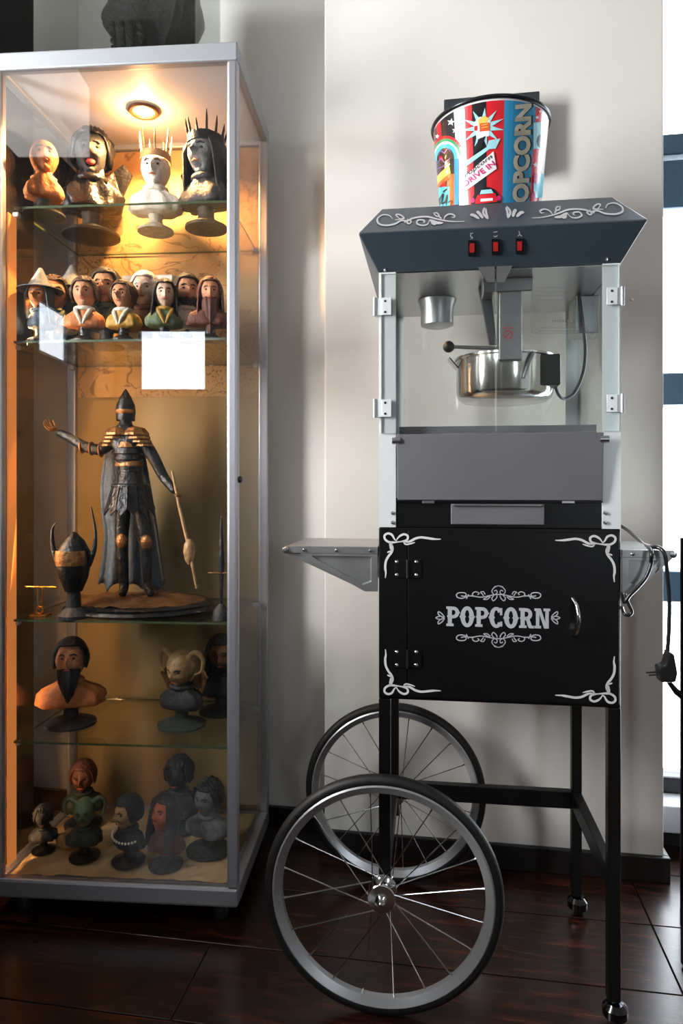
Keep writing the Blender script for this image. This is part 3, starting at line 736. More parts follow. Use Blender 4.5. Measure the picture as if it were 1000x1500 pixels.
P('power_box', B(CART.at(838, 420, .06).x, CART.at(872, 420, .06).x, .03, .10, 1.262, ZHB-.001), 'galvanised', bevel=.002)
pts = [(812, 562, -.04), (818, 578, -.03), (828, 584, -.01), (842, 574, .0), (854, 545, .01), (857, 510, .015), (853, 470, .02), (848, 430, .03), (848, 402, .04)]
P('kettle_cable', MB().tube(smooth_path([CART.at(*p) for p in pts], 5), .0033, 8), 'grey_panel', smooth=50)
# faint printed notice on the right door
m = MB()
def nt_(u, v): 
    p = CART.at(u, v, -bd-.0038); return Vector((p.x, p.y, p.z-ZT))
for v, u0, u1, w in ((421, 785, 828, .7), (427, 785, 830, .7), (433, 785, 826, .7), (439, 785, 832, .7), (470, 809, 838, 3.2), (480, 792, 860, 1.2), (485, 788, 862, 1.2)):
    if w > 1:
        u = u0
        while u < u1: ribbon(m, [(u, v), (u+1.6, v)], w, nt_, taper=False, k=1); u += 3
    else: ribbon(m, [(u0, v), (u1, v)], w, nt_, taper=False, k=1)
for e in ([(779, 413), (779, 488)], [(871, 413), (871, 488)], [(779, 488), (871, 488)]): ribbon(m, e, .6, nt_, taper=False, k=1)
obj('printed_notice', m, 'grey_panel', pm)

# power cord hung over the right shelf
cordp = [(906, 769, .17), (918, 776, .14), (932, 788, .06), (945, 800, -.05), (957, 801, -.16), (968, 804, -.182), (974, 815, -.187), (977, 840, -.186), (980, 880, -.185), (979, 930, -.185), (976, 965, -.185)]
cd = thing('power_cord', 'black power cord looped over the right side shelf with plug hanging free', 'cord', CART.world(.30, -.18, .70), CZ)
def CL(p): return (p[0]-.30, p[1]+.18, p[2]-.70)
obj('cable', MB().tube(smooth_path([CL(CART.at(*p)) for p in cordp], 6), .0036, 8), 'cord_black', cd, smooth=50)
loop = [(945, 800, -.06), (953, 806, -.176), (953, 826, -.183), (946, 845, -.183), (934, 860, -.183), (922, 872, -.183), (914, 882, -.178), (911, 868, -.15)]
obj('cable_loop', MB().tube(smooth_path([CL(CART.at(*p)) for p in loop], 6), .0034, 8), 'cord_black', cd, smooth=50)
loop = [(914, 870, -.176), (920, 884, -.182), (925, 896, -.183), (921, 901, -.183), (914, 899, -.18), (911, 890, -.16)]
obj('cable_loop', MB().tube(smooth_path([CL(CART.at(*p)) for p in loop], 6), .003, 8), 'cord_black', cd, smooth=50)
q = [CL(CART.at(u, v, -.185)) for u, v in ((976, 952), (984, 956), (989, 984), (986, 997), (964, 997), (961, 975), (971, 972))]
pl = obj('plug', MB().prism([(x, z) for x, _, z in q], q[0][1]-.013, q[0][1]+.013), 'plastic_black', cd, bevel=.003)
for dy in (-.008, .008):
    a = CL(CART.at(962, 986, -.185)); b = CL(CART.at(948, 987, -.185))
    obj('prong', MB().tube([(a[0], a[1]+dy, a[2]), (b[0], b[1]+dy, b[2])], .0019, 8), 'plastic_black', pl, smooth=40)

# ------------------------------------------------------------------ the printed popcorn tin on the hood
for n, c in dict(tin_red='d8232e', tin_black='17181c', tin_blue='2f96c8', tin_pale='a6dfe8', tin_white='f2f0f0', tin_cream='d8d2bc', tin_yellow='f0c860', tin_orange='e0602c',
                 tin_green='1f9a62', tin_magenta='d02878', tin_grey='c9cdd2', tin_purple='8a6aa8', tin_cyan='48c0d8').items():
    mat(n, c, .28, coat=.4)
mat('tin_rim', '2b2f33', .25, metal=.6)
bx, by = .004, .028
tin = thing('popcorn_tin', 'round tin bucket with red, black and blue retro POPCORN drive-in print on the hood', 'tin bucket', CART.world(bx, by, ZHT+.0006), 0)
TC = CART.world(bx, by, 0); TH = .216
fw = Vector((-TC.x, -TC.y, 0)).normalized(); rt = Vector((-fw.y, fw.x, 0))
if rt.x < 0: rt = -rt
RB, RT_ = .098, .1175
DT = TC.y
uc = 500+F*TC.x/TC.y
def TR(z): return RB+(RT_-RB)*max(0, min(1, z/TH))
def TS(th, z, off): 
    r = TR(z)+off; d = rt*math.sin(th)+fw*math.cos(th); return Vector((d.x*r, d.y*r, z))
def T(u, v, off):                                     # pixel of the print -> angle and height on the tin
    z = .14
    for _ in range(3):
        s = max(-.985, min(.985, (u-uc)*(DT-.01)/F/TR(z)*1.004)); th = math.asin(s)
        dd = DT-TR(z)*math.cos(th)*.99
        z = EYE-(v-Y0)*dd/F-ZHT
    return th, z
def Tm(off): return lambda u, v: TS(*T(u, v, off), off)
body = obj('tin_body', MB().lathe([(0, 0), (RB-.0012, 0), (RT_-.0012, TH-.002), (RT_-.003, TH-.002), (RB-.003, .004), (0, .004)], 72), 'tin_white', tin, smooth=35)
obj('tin_rim', MB().torus(RT_+.0005, .0042, 72, 10, 'z', (0, 0, TH)), 'tin_rim', tin, smooth=60)
obj('tin_lid', MB().lathe([(0, TH+.001), (.09, TH+.001), (RT_-.002, TH+.003)], 48), 'tin_rim', tin, smooth=40)
def patch(mb, u0, u1, z0, z1, off, n=6, mi=0):
    a, b = T(u0, 230, 0)[0], T(u1, 230, 0)[0]; vs = []
    for i in range(n+1):
        for k in range(5): vs.append(TS(a+(b-a)*i/n, z0+(z1-z0)*k/4, off))
    mb.add(vs, [(i*5+k, (i+1)*5+k, (i+1)*5+k+1, i*5+k+1) for i in range(n) for k in range(4)], mi)
def patchv(mb, u0, u1, v0, v1, off, n=4, mi=0):
    vs = []
    for i in range(n+1):
        for k in range(4): vs.append(TS(*T(u0+(u1-u0)*i/n, v1+(v0-v1)*k/3, 0), off))
    mb.add(vs, [(i*4+k, (i+1)*4+k, (i+1)*4+k+1, i*4+k+1) for i in range(n) for k in range(3)], mi)
def poly(mb, pts, off, mi=0, c=None):
    c = c or (sum(p[0] for p in pts)/len(pts), sum(p[1] for p in pts)/len(pts)); n = len(pts)
    ed = [(pts[i][0]+(pts[(i+1) % n][0]-pts[i][0])*q/3, pts[i][1]+(pts[(i+1) % n][1]-pts[i][1])*q/3) for i in range(n) for q in range(3)]
    N = len(ed); vs = [TS(*T(*c, 0), off)]; fs = [(0, i+1, (i+1) % N+1) for i in range(N)]
    for r in range(1, 5): vs += [TS(*T(c[0]+(p[0]-c[0])*r/4, c[1]+(p[1]-c[1])*r/4, 0), off) for p in ed]
    for r in range(3): fs += [(1+r*N+i, 1+(r+1)*N+i, 1+(r+1)*N+(i+1) % N, 1+r*N+(i+1) % N) for i in range(N)]
    mb.add(vs, fs, mi)
TM = ['tin_red', 'tin_black', 'tin_blue', 'tin_pale', 'tin_white', 'tin_cream', 'tin_yellow', 'tin_orange', 'tin_green', 'tin_magenta', 'tin_grey', 'tin_purple', 'tin_cyan']
I = {n[4:]: k for k, n in enumerate(TM)}
def star(mb, cx, cy, R, r, n, off, mi, a0=0):
    pts = []
    for k in range(2*n):
        q = R if k % 2 == 0 else r; a = a0+PI*k/n; pts.append((cx+q*math.sin(a), cy-q*math.cos(a)))
    poly(mb, pts, off, mi, (cx, cy))
m = MB(); lo, hi = .003, TH-.008
stripes = [(636, 641, 'red'), (641, 646, 'black'), (646, 653, 'red'), (653, 660, 'black'), (660, 672, 'black'), (672, 680, 'white'), (680, 686, 'pale'),
           (686, 695, 'red'), (695, 713, 'black'), (713, 735, 'red'), (735, 775, 'blue'), (775, 790, 'red'), (790, 798, 'white'), (798, 802, 'grey')]
for u0, u1, c in stripes: patch(m, u0, u1, lo, hi, .0004, 8, I[c])
# the rest of the way round repeats the stripes out of sight
for k in range(14):
    a, b = PI/2+.12+k*(PI-.24)/14, PI/2+.12+(k+1)*(PI-.24)/14; vs = []
    for i in range(4):
        for z in (lo, (lo+hi)/2, hi): vs.append(TS(a+(b-a)*i/3, z, .0004))
    m.add(vs, [(i*3+q, (i+1)*3+q, (i+1)*3+q+1, i*3+q+1) for i in range(3) for q in range(2)], [I['red'], I['black'], I['white'], I['blue']][k % 4])
obj('printed_stripes', m, TM, tin)
m = MB()
for cx, cy, R in ((665, 173, 6), (671, 186, 5), (644, 192, 4), (678, 155, 3)): star(m, cx, cy, R, R*.42, 5, .0016, I['white'], .2)
# jukebox arch on the left
def arch(r0, r1, off, c, cx=656, cy=228, sq=1.05):
    vs = []; n = 18
    for k in range(n+1):
        a = PI*k/n
        for r in (r0, r1): vs.append(TS(*T(cx-r*math.cos(a)*.78, cy-r*math.sin(a)*sq, 0), off))
    m.add(vs, [(2*k, 2*k+1, 2*k+3, 2*k+2) for k in range(n)], I[c])
for r0, r1, c in ((30, 34, 'red'), (26, 30, 'green'), (23, 26, 'white'), (17, 23, 'cyan')): arch(r0, r1, .0014, c)
vs = []
arch(0, 17, .0012, 'black')
patchv(m, 642, 669, 228, 246, .0011, 4, I['black'])
patchv(m, 639, 643, 205, 296, .0011, 2, I['purple'])
patchv(m, 669, 675, 226, 296, .0013, 2, I['blue'])
poly(m, [(641, 252), (662, 236), (664, 248), (641, 264)], .0017, I['yellow'])
poly(m, [(641, 264), (664, 248), (666, 254), (641, 270)], .0018, I['orange'])
patchv(m, 662, 669, 250, 296, .0014, 2, I['orange'])
patchv(m, 641, 662, 268, 300, .0012, 3, I['cyan'])
for p in ([(643, 293), (648, 284), (653, 279), (650, 292), (656, 290), (659, 280), (657, 296)], [(642, 282), (646, 288), (645, 297)], [(660, 292), (666, 290), (664, 297)], [(652, 276), (659, 271)]):
    ribbon(m, p, 2.2, Tm(.0021), mi=I['black'])
for p in ([(646, 222), (650, 214), (655, 218), (660, 212), (665, 218)], [(645, 232), (650, 226), (656, 232), (664, 226)], [(644, 240), (652, 238), (660, 233)]):
    ribbon(m, p, 1.6, Tm(.0019), mi=I['purple'])
obj('printed_jukebox', m, TM, tin); m = MB()
# starburst, arrow, label and car in the middle
star(m, 708, 186, 29, 12, 11, .0016, I['pale'], .1)
poly(m, [(696, 178), (704, 170), (714, 172), (718, 180), (716, 200), (700, 202)], .002, I['white'])
poly(m, [(702, 174), (710, 169), (716, 174), (712, 184), (703, 184)], .0023, I['yellow'])
patchv(m, 704, 717, 180, 192, .0025, 2, I['orange']); patchv(m, 697, 701, 183, 190, .0025, 1, I['red'])
for v in (183, 187): ribbon(m, [(706, v), (715, v-1)], 1.2, Tm(.0028), mi=I['yellow'])
poly(m, [(684, 234), (720, 211), (716, 206), (731, 205), (725, 219), (722, 215), (684, 243)], .0018, I['pale'])
poly(m, [(697, 222), (702, 203), (712, 199), (706, 218)], .0021, I['black'])
poly(m, [(683, 256), (722, 223), (726, 249), (684, 278)], .0024, I['white'])
poly(m, [(712+20*math.cos(k*PI/12), 300-26*math.sin(k*PI/12)) for k in range(13)], .0018, I['black'])
poly(m, [(698, 292), (701, 285), (724, 284), (727, 292), (727, 297), (698, 298)], .0023, I['red'])
poly(m, [(704, 284), (706, 278), (719, 278), (722, 284)], .0023, I['pale'])
for c in (695, 729): poly(m, [(c+3*math.cos(k), 292+4*math.sin(k)) for k in (0, 1, 2, 3, 4, 5)], .0026, I['magenta'])
patchv(m, 705, 721, 291, 295, .0026, 2, I['white'])
obj('printed_drive_in', m, TM, tin); m = MB()
# right-hand pictures
star(m, 785, 172, 3.5, 1.6, 5, .0016, I['white']); star(m, 780, 180, 3, 1.4, 5, .0016, I['white']); star(m, 778, 248, 4.5, 2, 5, .002, I['white'])
patchv(m, 775, 791, 187, 225, .0013, 3, I['pale']); poly(m, [(785+5*math.cos(k*.6), 214+9*math.sin(k*.6)) for k in range(10)], .0018, I['black'])
patchv(m, 776, 792, 262, 296, .0013, 3, I['cyan']); poly(m, [(779+4*math.cos(k*.6), 268+8*math.sin(k*.6)) for k in range(10)], .0018, I['magenta'])
poly(m, [(772, 290), (777, 286), (779, 297), (772, 298)], .0018, I['magenta'])
obj('printed_pictures', m, TM, tin)
# words on the tin
def text2d(body_, size, shear=0, bold=0):
    cu = bpy.data.curves.new('words', 'FONT'); cu.body = body_; cu.size = size; cu.shear = shear; cu.offset = bold; cu.resolution_u = 3
    ob = bpy.data.objects.new('words', cu); COL.objects.link(ob); bpy.context.view_layer.update()
    me = bpy.data.meshes.new_from_object(ob.evaluated_get(bpy.context.evaluated_depsgraph_get()))
    vs = [v.co.copy() for v in me.vertices]; fs = [tuple(p.vertices) for p in me.polygons]
    bpy.data.objects.remove(ob); bpy.data.meshes.remove(me); bpy.data.curves.remove(cu)
    return vs, fs
def words(name, txt, m_, p0, p1, height, off, shear=0, bold=0, lift=0, spread=None):
    """text running from pixel p0 to p1 on the tin, letters 'height' pixels tall"""
    vs, fs = text2d(txt, 1, shear, bold); xs = [v.x for v in vs]; ys = [v.y for v in vs]
    d = Vector((p1[0]-p0[0], p1[1]-p0[1])); L = d.length; d.normalize(); n = Vector((d.y, -d.x))
    out = []
    for v in vs:
        a = (v.x-min(xs))/(max(xs)-min(xs))*L; h = v.y/.72*height+lift
        out.append(TS(*T(p0[0]+d.x*a+n.x*h, p0[1]+d.y*a+n.y*h, 0), off))
    obj(name, MB().add(out, fs), m_, tin)
words('word_shadow', 'POPCORN', 'tin_black', (769, 318), (773, 158), 21, .0014, bold=.06)
words('word_popcorn', 'POPCORN', 'tin_cream', (766.5, 318), (770.5, 159), 20, .0022, bold=.05)
words('word_script', 'Popcorn', 'tin_black', (685, 258), (721, 232), 6.5, .0034, shear=.35)
words('word_drive_in', 'DRIVE IN', 'tin_magenta', (685, 271), (725, 243), 8, .0034, bold=.02)

# ------------------------------------------------------------------ busts and figures in the cabinet
def fig(name, col, var=.35, rough=.6, scale=60, metal=0): return mat('fig_'+name, col, rough, metal, var=var, scale=scale, bump=.35, bscale=110)
fig('skin', 'c98a63'); fig('skin_pale', 'd9b49a'); fig('skin_red', 'b0552f'); fig('skin_orange', 'c4743c'); fig('brown_hair', '3c2415'); fig('black_hair', '171210'); fig('grey', '6a6c6c'); fig('white', 'e6ddd0', .15)
fig('dark', '26282a'); fig('dark_green', '2c352c'); fig('green', '59684a'); fig('yellow', 'b58a35'); fig('white_cloth', 'd8cdbb'); fig('brown', '6a4025'); fig('red_brown', '5a2c22'); fig('bronze', '8a6038', .5, .35, 40, .6)
fig('blue_grey', '4a5661'); fig('ped', '131313', .2, .3); fig('blond', 'c09a58'); fig('gunmetal', '2b2e32', .5, .32, 50, .7); fig('red', 'a01a16'); fig('bone', 'b08a5c', .4, .4); fig('gold', 'c8923a', .2, .25, 30, .9)
def head_mb(s, mouth=0.0, nose=1.0, jaw=.25):
    m = MB(); n, k = 30, 22; vs = []
    for i in range(k+1):
        ph = PI*i/k
        for j in range(n):
            th = 2*PI*j/n; X = math.sin(ph)*math.sin(th); Z = math.cos(ph); fr = math.cos(th)
            x = X*.74*(1-jaw*max(0, -Z)); y = -math.sin(ph)*fr*.88; d = 0
            if fr > 0:
                g = lambda a, b: math.exp(-a*a-b*b)
                d += nose*.32*g(X/.13, (Z+.16)/.2)+.13*g(X/.5, (Z-.22)/.09)-.24*g((abs(X)-.34)/.15, (Z-.05)/.11)
                d += -(.12+mouth*.4)*g(X/.26, (Z+.52)/(.05+.12*mouth))+.05*g(X/.2, (Z+.43)/.05)+.16*g(X/.28, (Z+.88)/.16)+.05*g((abs(X)-.5)/.2, (Z+.2)/.2)
            vs.append((x*s, (y-d)*s, Z*s))
    m.add(vs, [(i*n+j, (i+1)*n+j, (i+1)*n+(j+1) % n, i*n+(j+1) % n) for i in range(k) for j in range(n)]); return m
def hair_mb(s, style='short', seed=0):
    m = MB(); n, k = 40, 14; vs = []
    for j in range(n):
        th = 2*PI*j/n-PI; a = abs(th); f = min(1, max(0, (a-.75)/.5)); f = f*f*(3-2*f)
        for i in range(k+1):
            t = i/k; v3 = Vector((math.sin(th)*3, math.cos(th)*3, t*4+seed*7))
            if style == 'long':
                pe = .30*PI*(1-f)+f*.6*PI; z_end = -2.0*f
            else: pe = .30*PI*(1-f)+f*(.64*PI)
            if style == 'long' and f > .05 and t > .55:
                q = (t-.55)/.45; zb = math.cos(pe); Z = zb+(z_end-zb)*q*f; R = math.sin(pe)*(1.12+.15*q)
            else:
                tt = t/.55 if style == 'long' and f > .05 else t
                ph = pe*min(1, tt); Z = math.cos(ph)*1.08; R = math.sin(ph)*1.12
            w = {'short': .05, 'curly': .16, 'long': .07, 'wild': .2}.get(style, .05)
            nn = mnoise.noise(v3*(2.2 if style in ('curly', 'wild') else 1.2)); R *= 1+w*nn
            R += .03*math.sin(th*17+seed)*(t > .2)
            vs.append((math.sin(th)*R*.78*s, -math.cos(th)*R*.92*s, (Z+w*nn*.6+.03)*s))
    K = k+1
    m.add(vs, [(j*K+i, j*K+i+1, ((j+1) % n)*K+i+1, ((j+1) % n)*K+i) for j in range(n) for i in range(k)])
    return m
def torso_mb(s, w=1.0, fold=.04, low=-2.3, seed=0, depth=1.0):
    pr = [(-.5, .38, .38), (-.9, .42, .44), (-1.08, .66, .5), (-1.22, 1.05, .56), (-1.38, 1.38, .62), (-1.62, 1.58, .68), (-1.9, 1.64, .74), (-2.12, 1.6, .74), (-2.2, 1.46, .66), (-2.22, 1.1, .5), (low, .45, .4), (low-.02, 0.01, .01)]
    m = MB(); n = 36; vs = []
    for z, rx, ry in pr:
        for j in range(n):
            th = 2*PI*j/n; f = 1+fold*math.sin(th*9+seed+z*2)+fold*mnoise.noise(Vector((math.sin(th)*2, math.cos(th)*2, z*2+seed)))*2
            ww = w if z < -1.1 else 1
            sq = 1+.10*abs(math.sin(2*th))**2*(z < -1.3)
            vs.append((math.sin(th)*rx*ww*f*s*sq, -math.cos(th)*ry*f*s*depth*sq+(.05*s if z < -1.3 else 0), z*s))
    m.add(vs, [(i*n+j, (i+1)*n+j, (i+1)*n+(j+1) % n, i*n+(j+1) % n) for i in range(len(pr)-1) for j in range(n)]); return m
def ped_mb(s, top=-2.2, bot=-3.15, r=.9):
    h = top-bot
    return MB().lathe([(0, top*s), (.42*s, top*s), (.34*s, (top-.25*h)*s), (.36*s, (top-.55*h)*s), (r*.8*s, (bot+.22*h)*s), (r*s, (bot+.12*h)*s), (r*s, bot*s), (0, bot*s)], 28)
def beard_mb(s, length=1.0, seed=0):
    m = MB(); n, k = 16, 9; vs = []
    for i in range(k+1):
        t = i/k
        for j in range(n+1):
            a = -1.15+2.3*j/n; R = .86*(1-.55*t*t)*(1+.06*math.sin(a*11+seed)); z = -.42-t*length*1.1*(1-.25*abs(a))
            vs.append((math.sin(a)*R*.72*s, (-math.cos(a)*R*.95-.1*math.sin(t*PI))*s, z*s))
    K = n+1
    m.add(vs, [(i*K+j, (i+1)*K+j, (i+1)*K+j+1, i*K+j+1) for i in range(k) for j in range(n)]); return m
def bust(name, label, u, y, shelf, top_v, skin='skin', hair=None, hcol='brown_hair', cloth='brown', ped='ped', beard=0, bcol=None, hat=None, crown=0, turn=0,
         wide=1.0, mouth=0, nose=1.0, base_r=.9, horns=0, collar=None, fold=.06, tilt=0, ccol='gunmetal', group=None, bigbase=0, H=None, jaw=.25, necklace=None, extra_top=0, hs=1.0, trim=None, plain=False, lipcol='skin_red'):
    z0 = SHELF[shelf]+(.010 if shelf == 0 else .0003); p = CAB.at(u, 500, y)
    if H is None: H = CAB.at(u, top_v, y).z-z0
    units = 4.15+(.1 if hair else 0)+extra_top; s = H/units
    lim = .247-max(1.66*wide*s, bigbase, 1.56*s if hat else 0, 1.42*s if collar else 0); p.x = max(-lim, min(lim, p.x))
    t = thing(name, label, 'bust', CAB.world(p.x, y, z0), KZ+turn, group)
    up = 3.15*s
    def part(nm, mb, m_, sm=45, hd_=False):
        if hd_:
            R = Matrix.Rotation(tilt, 4, 'X') @ Matrix.Scale(hs, 4)
            mb.v = [tuple(R @ Vector(q)) for q in mb.v]
        mb.v = [(x, yy, z+up) for x, yy, z in mb.v]; return obj(nm, mb, 'fig_'+m_, t, smooth=sm)
    hd_o = part('head', head_mb(s, mouth, nose, jaw), skin, 60, True)
    part('torso', torso_mb(s, wide, fold, seed=u), cloth, 60)
    for sx in (-1, 1):
        part('eye', MB().ball((sx*.25*s, -.72*s, .05*s), .085*s, .06*s, .05*s, 8, 6), 'ped', 60, True)
        part('eyebrow', MB().tube([(sx*.1*s, -.88*s, .2*s), (sx*.28*s, -.84*s, .25*s), (sx*.42*s, -.7*s, .18*s)], [.03*s, .045*s, .02*s], 6), hcol, 60, True)
    part('lips', MB().tube([(-.17*s, -.80*s, -.5*s), (0, -.87*s, -.48*s), (.17*s, -.80*s, -.5*s)], [.02*s, .05*s, .02*s], 6) if lipcol == 'skin_red' else MB().ball((0, -.60*s, -.54*s), .19*s, .1*s, .15*s, 12, 8), lipcol, 60, True)
    if not plain: part('collar', MB().torus(.55*s, .11*s, 24, 8, 'z', (0, 0, -1.02*s), ry=.14*s), trim or cloth, 60)
    if trim:
        for sx in (-1, 1):
            part('lapel', MB().tube([(sx*.5*s, -.34*s, -1.0*s), (sx*.42*s, -.58*s, -1.25*s), (sx*.2*s, -.70*s, -1.7*s), (sx*.04*s, -.73*s, -2.1*s)], [.1*s, .15*s, .13*s, .06*s], 6), trim, 60)
    part('pedestal', ped_mb(s, r=base_r), ped, 35)
    for nm, mb_, c_ in ((['hair', hair_mb(s, hair, int(u) % 9), hcol],) if hair else ())+((['beard', beard_mb(s, beard, u), bcol or hcol],) if beard else ()):
        q = part(nm, mb_, c_, 60, True).modifiers.new('t', 'SOLIDIFY'); q.thickness = .09*s; q.offset = -1
    if hat:
        part('hat', MB().lathe([(.0, 2.0), (.1, 1.95), (.35, 1.4), (.72, .75), (.86, .62), (1.75, .42), (1.78, .36), (.9, .5), (.7, .55)], 36, ex=s, ey=s).__class__().add(
            [(x*s, yy*s, z*s) for x, yy, z in MB().lathe(hat, 36).v], MB().lathe(hat, 36).f), hcol if beard == 0 else 'grey', 50, True)
    if crown:
        kind, nsp, ln = crown
        part('crown', MB().lathe([(.84*s, .42*s), (.9*s, .4*s), (.88*s, .78*s), (.8*s, .8*s)], 30, ex=.86, ey=1.0, close=True), ccol, 40, True)
        for k in range(nsp):
            a = 2*PI*k/nsp+.2; x, yy = math.sin(a)*.7, -math.cos(a)*.84; l = ln*(1 if kind == 'rods' else (.55+.45*((k*3) % 4)/3))
            part('crown_spike', MB().tube([(x*s, yy*s, .7*s), (x*1.12*s, yy*1.12*s, (.7+l*.6)*s), (x*1.16*s, yy*1.16*s, (.7+l)*s)], [.06*s, .05*s, .012*s], 6), ccol, 50, True)
    if horns:
        for sx in (-1, 1):
            part('horn', MB().tube(smooth_path([(sx*.5*s, 0, .6*s), (sx*1.0*s, .1*s, .9*s), (sx*1.35*s, .1*s, .5*s), (sx*1.25*s, -.1*s, -.1*s), (sx*.95*s, -.3*s, -.2*s)], 4), [.2*s*(1-i/18) for i in range(17)], 10), horns, 50, True)
    if collar:
        for sx in (-1, 1):
            m = MB().add([(sx*.3*s, .45*s, -.9*s), (sx*1.1*s, .35*s, -1.4*s), (sx*1.5*s, .2*s, -.5*s), (sx*1.15*s, .3*s, -.1*s), (sx*.8*s, .5*s, -.35*s)], [(0, 1, 2, 3, 4)])
            o = part('collar_wing', m, collar, None); q = o.modifiers.new('t', 'SOLIDIFY'); q.thickness = .12*s; q.offset = 0
    if necklace:
        for k in range(13):
            a = -1.2+2.4*k/12
            part('bead', MB().ball((math.sin(a)*1.25*s, (-math.cos(a)*.85)*s, (-1.35-.25*math.cos(a))*s), .08*s, n=8, m=6), necklace, 60)
    if bigbase: part('base_disc', MB().lathe([(0, -3.15*s), (bigbase, -3.15*s), (bigbase, -3.06*s), (bigbase*.92, -3.0*s), (0, -3.0*s)], 40), 'ped', 35)
    return t
BRIM = [(0, 1.95), (.12, 1.9), (.4, 1.35), (.8, .72), (.95, .6), (1.5, .42), (1.52, .36), (1.0, .5), (.85, .55)]
S1 = 'busts on the top glass shelf'; S2 = 'small painted busts in a row on the second shelf'; S4 = 'sculptures on the fourth shelf'; S0 = 'busts on the cabinet floor'
bust('bust', 'slim bare-chested orange-brown bust at the left end of the top shelf', 43, -.09, 1, 207, 'skin_orange', cloth='skin_orange', ped='dark', wide=.6, turn=.5, base_r=1.1, plain=True, group=S1, fold=.06, tilt=-.15)
bust('bust', 'dark hulking bust with red open mouth on the top shelf', 118, .05, 1, 186, 'dark', 'wild', 'ped', 'ped', 'dark', mouth=1, wide=.66, turn=.35, collar='ped', bigbase=.07, group=S1, fold=.12, hs=.9, lipcol='red')
bust('bust', 'pale bust with tall thin crown rods directly under the cabinet spotlight', 228, .03, 1, 196, 'white', cloth='white', ped='white_cloth', crown=('rods', 7, 1.3), ccol='bone', turn=.12, extra_top=.9, group=S1, wide=.8)
bust('bust', 'charcoal bust with spiked crown and raised collar at the right of the top shelf', 302, .02, 1, 165, 'grey', 'long', 'dark', 'dark', 'dark', crown=('spikes', 12, .9), collar='dark', turn=-.35, extra_top=.8, mouth=.9, group=S1, wide=.72)
row = [  # u, y, top_v, label, kw
    (24, -.10, 392, 'small bust in dark pointed hat with orange face, leftmost of the second shelf', dict(skin='skin_orange', hair='long', hcol='blue_grey', cloth='blue_grey', hat=BRIM, extra_top=.9, wide=.5)),
    (60, -.09, 404, 'small bust with short brown curls beside the leftmost hatted bust', dict(skin='skin', hair='curly', hcol='brown_hair', cloth='white_cloth', turn=.4, trim='green')),
    (93, -.06, 394, 'small grey-bearded bust under a wide-brimmed grey hat', dict(skin='skin_pale', hair='long', hcol='grey', cloth='grey', beard=1.4, hat=BRIM, extra_top=.6)),
    (124, -.10, 405, 'small curly-haired bust in an orange patterned coat', dict(skin='skin', hair='curly', hcol='brown_hair', cloth='skin_orange', turn=.2, trim='white_cloth')),
    (156, -.07, 392, 'small bust with long dark brown hair and black cloak', dict(skin='skin', hair='long', hcol='black_hair', cloth='dark', turn=.15, trim='green')),
    (181, -.115, 410, 'small curly-haired bust in yellow waistcoat with white sleeves', dict(skin='skin', hair='curly', hcol='brown_hair', cloth='yellow', turn=-.1, trim='white_cloth')),
    (213, -.08, 397, 'small pale bust with long white hair in front of white carton', dict(skin='skin_pale', hair='long', hcol='white', cloth='brown', turn=.1)),
    (241, -.11, 408, 'small dark-haired bust in grey-green tunic', dict(skin='skin_pale', hair='long', hcol='black_hair', cloth='green', turn=.35, trim='yellow')),
    (273, -.08, 400, 'small bearded bust with dark shoulder-length hair and cream collar', dict(skin='skin', hair='long', hcol='black_hair', cloth='white_cloth', beard=.5, turn=.45)),
    (309, -.09, 405, 'stout bust with long red-brown braided beard at the right of the second shelf', dict(skin='skin', hair='long', hcol='red_brown', cloth='red_brown', beard=2.2, wide=.9, turn=.25))]
for k, (u, y, tv, lab, kw) in enumerate(row):
    kw.setdefault('wide', .74); bust('bust', lab, u, (-.125, -.055, .0, -.115, -.05, -.12, -.05, -.12, -.05, -.115)[k], 2, tv, group=S2, **kw)
# helmeted and muscular pieces on the lower shelves
bust('bust', 'bare muscular bronze bust with long dark beard on the fourth shelf', 68, -.03, 4, 932, 'skin', 'short', 'dark', 'skin_orange', 'dark', beard=1.5, bcol='dark', wide=.95, turn=.25, group=S4, base_r=1.2, fold=.08, tilt=-.2)
bust('bust', 'dark horned bust with bronze shoulders on the fourth shelf', 266, -.02, 4, 950, 'bone', None, 'dark', 'dark', 'dark_green', horns='fig_bone'[4:], wide=.72, turn=-.3, collar='bronze', group=S4, base_r=1.3, tilt=.25)
bust('bust', 'black cloaked bust with striped face guard behind the right cabinet post', 324, .085, 4, 928, 'bronze', 'long', 'dark', 'dark', 'dark', beard=.8, bcol='gunmetal', wide=.66, turn=.1, group=S4, base_r=1.2)
bust('bust', 'shadowed black bust on round base at the front left of cabinet floor', 62, -.07, 0, 1178, 'dark', 'wild', 'dark', 'dark', 'ped', turn=.3, group=S0, wide=.72, base_r=1.05, fold=.1)
bust('bust', 'green-faced bust with pointed ears on black base on cabinet floor', 124, -.09, 0, 1168, 'green', None, 'dark', 'dark_green', 'ped', turn=.2, group=S0, wide=.72, base_r=1.05, horns='green', mouth=.4, nose=1.5)
bust('bust', 'pale grinning bust with bead necklace on black base on cabinet floor', 188, -.10, 0, 1163, 'bone', 'short', 'dark', 'dark', 'ped', turn=-.6, group=S0, wide=.72, base_r=1.05, mouth=.6, necklace='white', nose=1.4)
bust('bust', 'red-painted bust looking up on black base on cabinet floor', 243, -.11, 0, 1165, 'skin_red', 'long', 'dark', 'red_brown', 'ped', turn=-.5, tilt=-.3, group=S0, wide=.72, base_r=1.05)
bust('bust', 'large grey shadowy bust on stone base at the right of cabinet floor', 305, -.04, 0, 1140, 'grey', 'wild', 'dark', 'grey', 'dark_green', turn=-.3, group=S0, base_r=1.3, wide=.85)
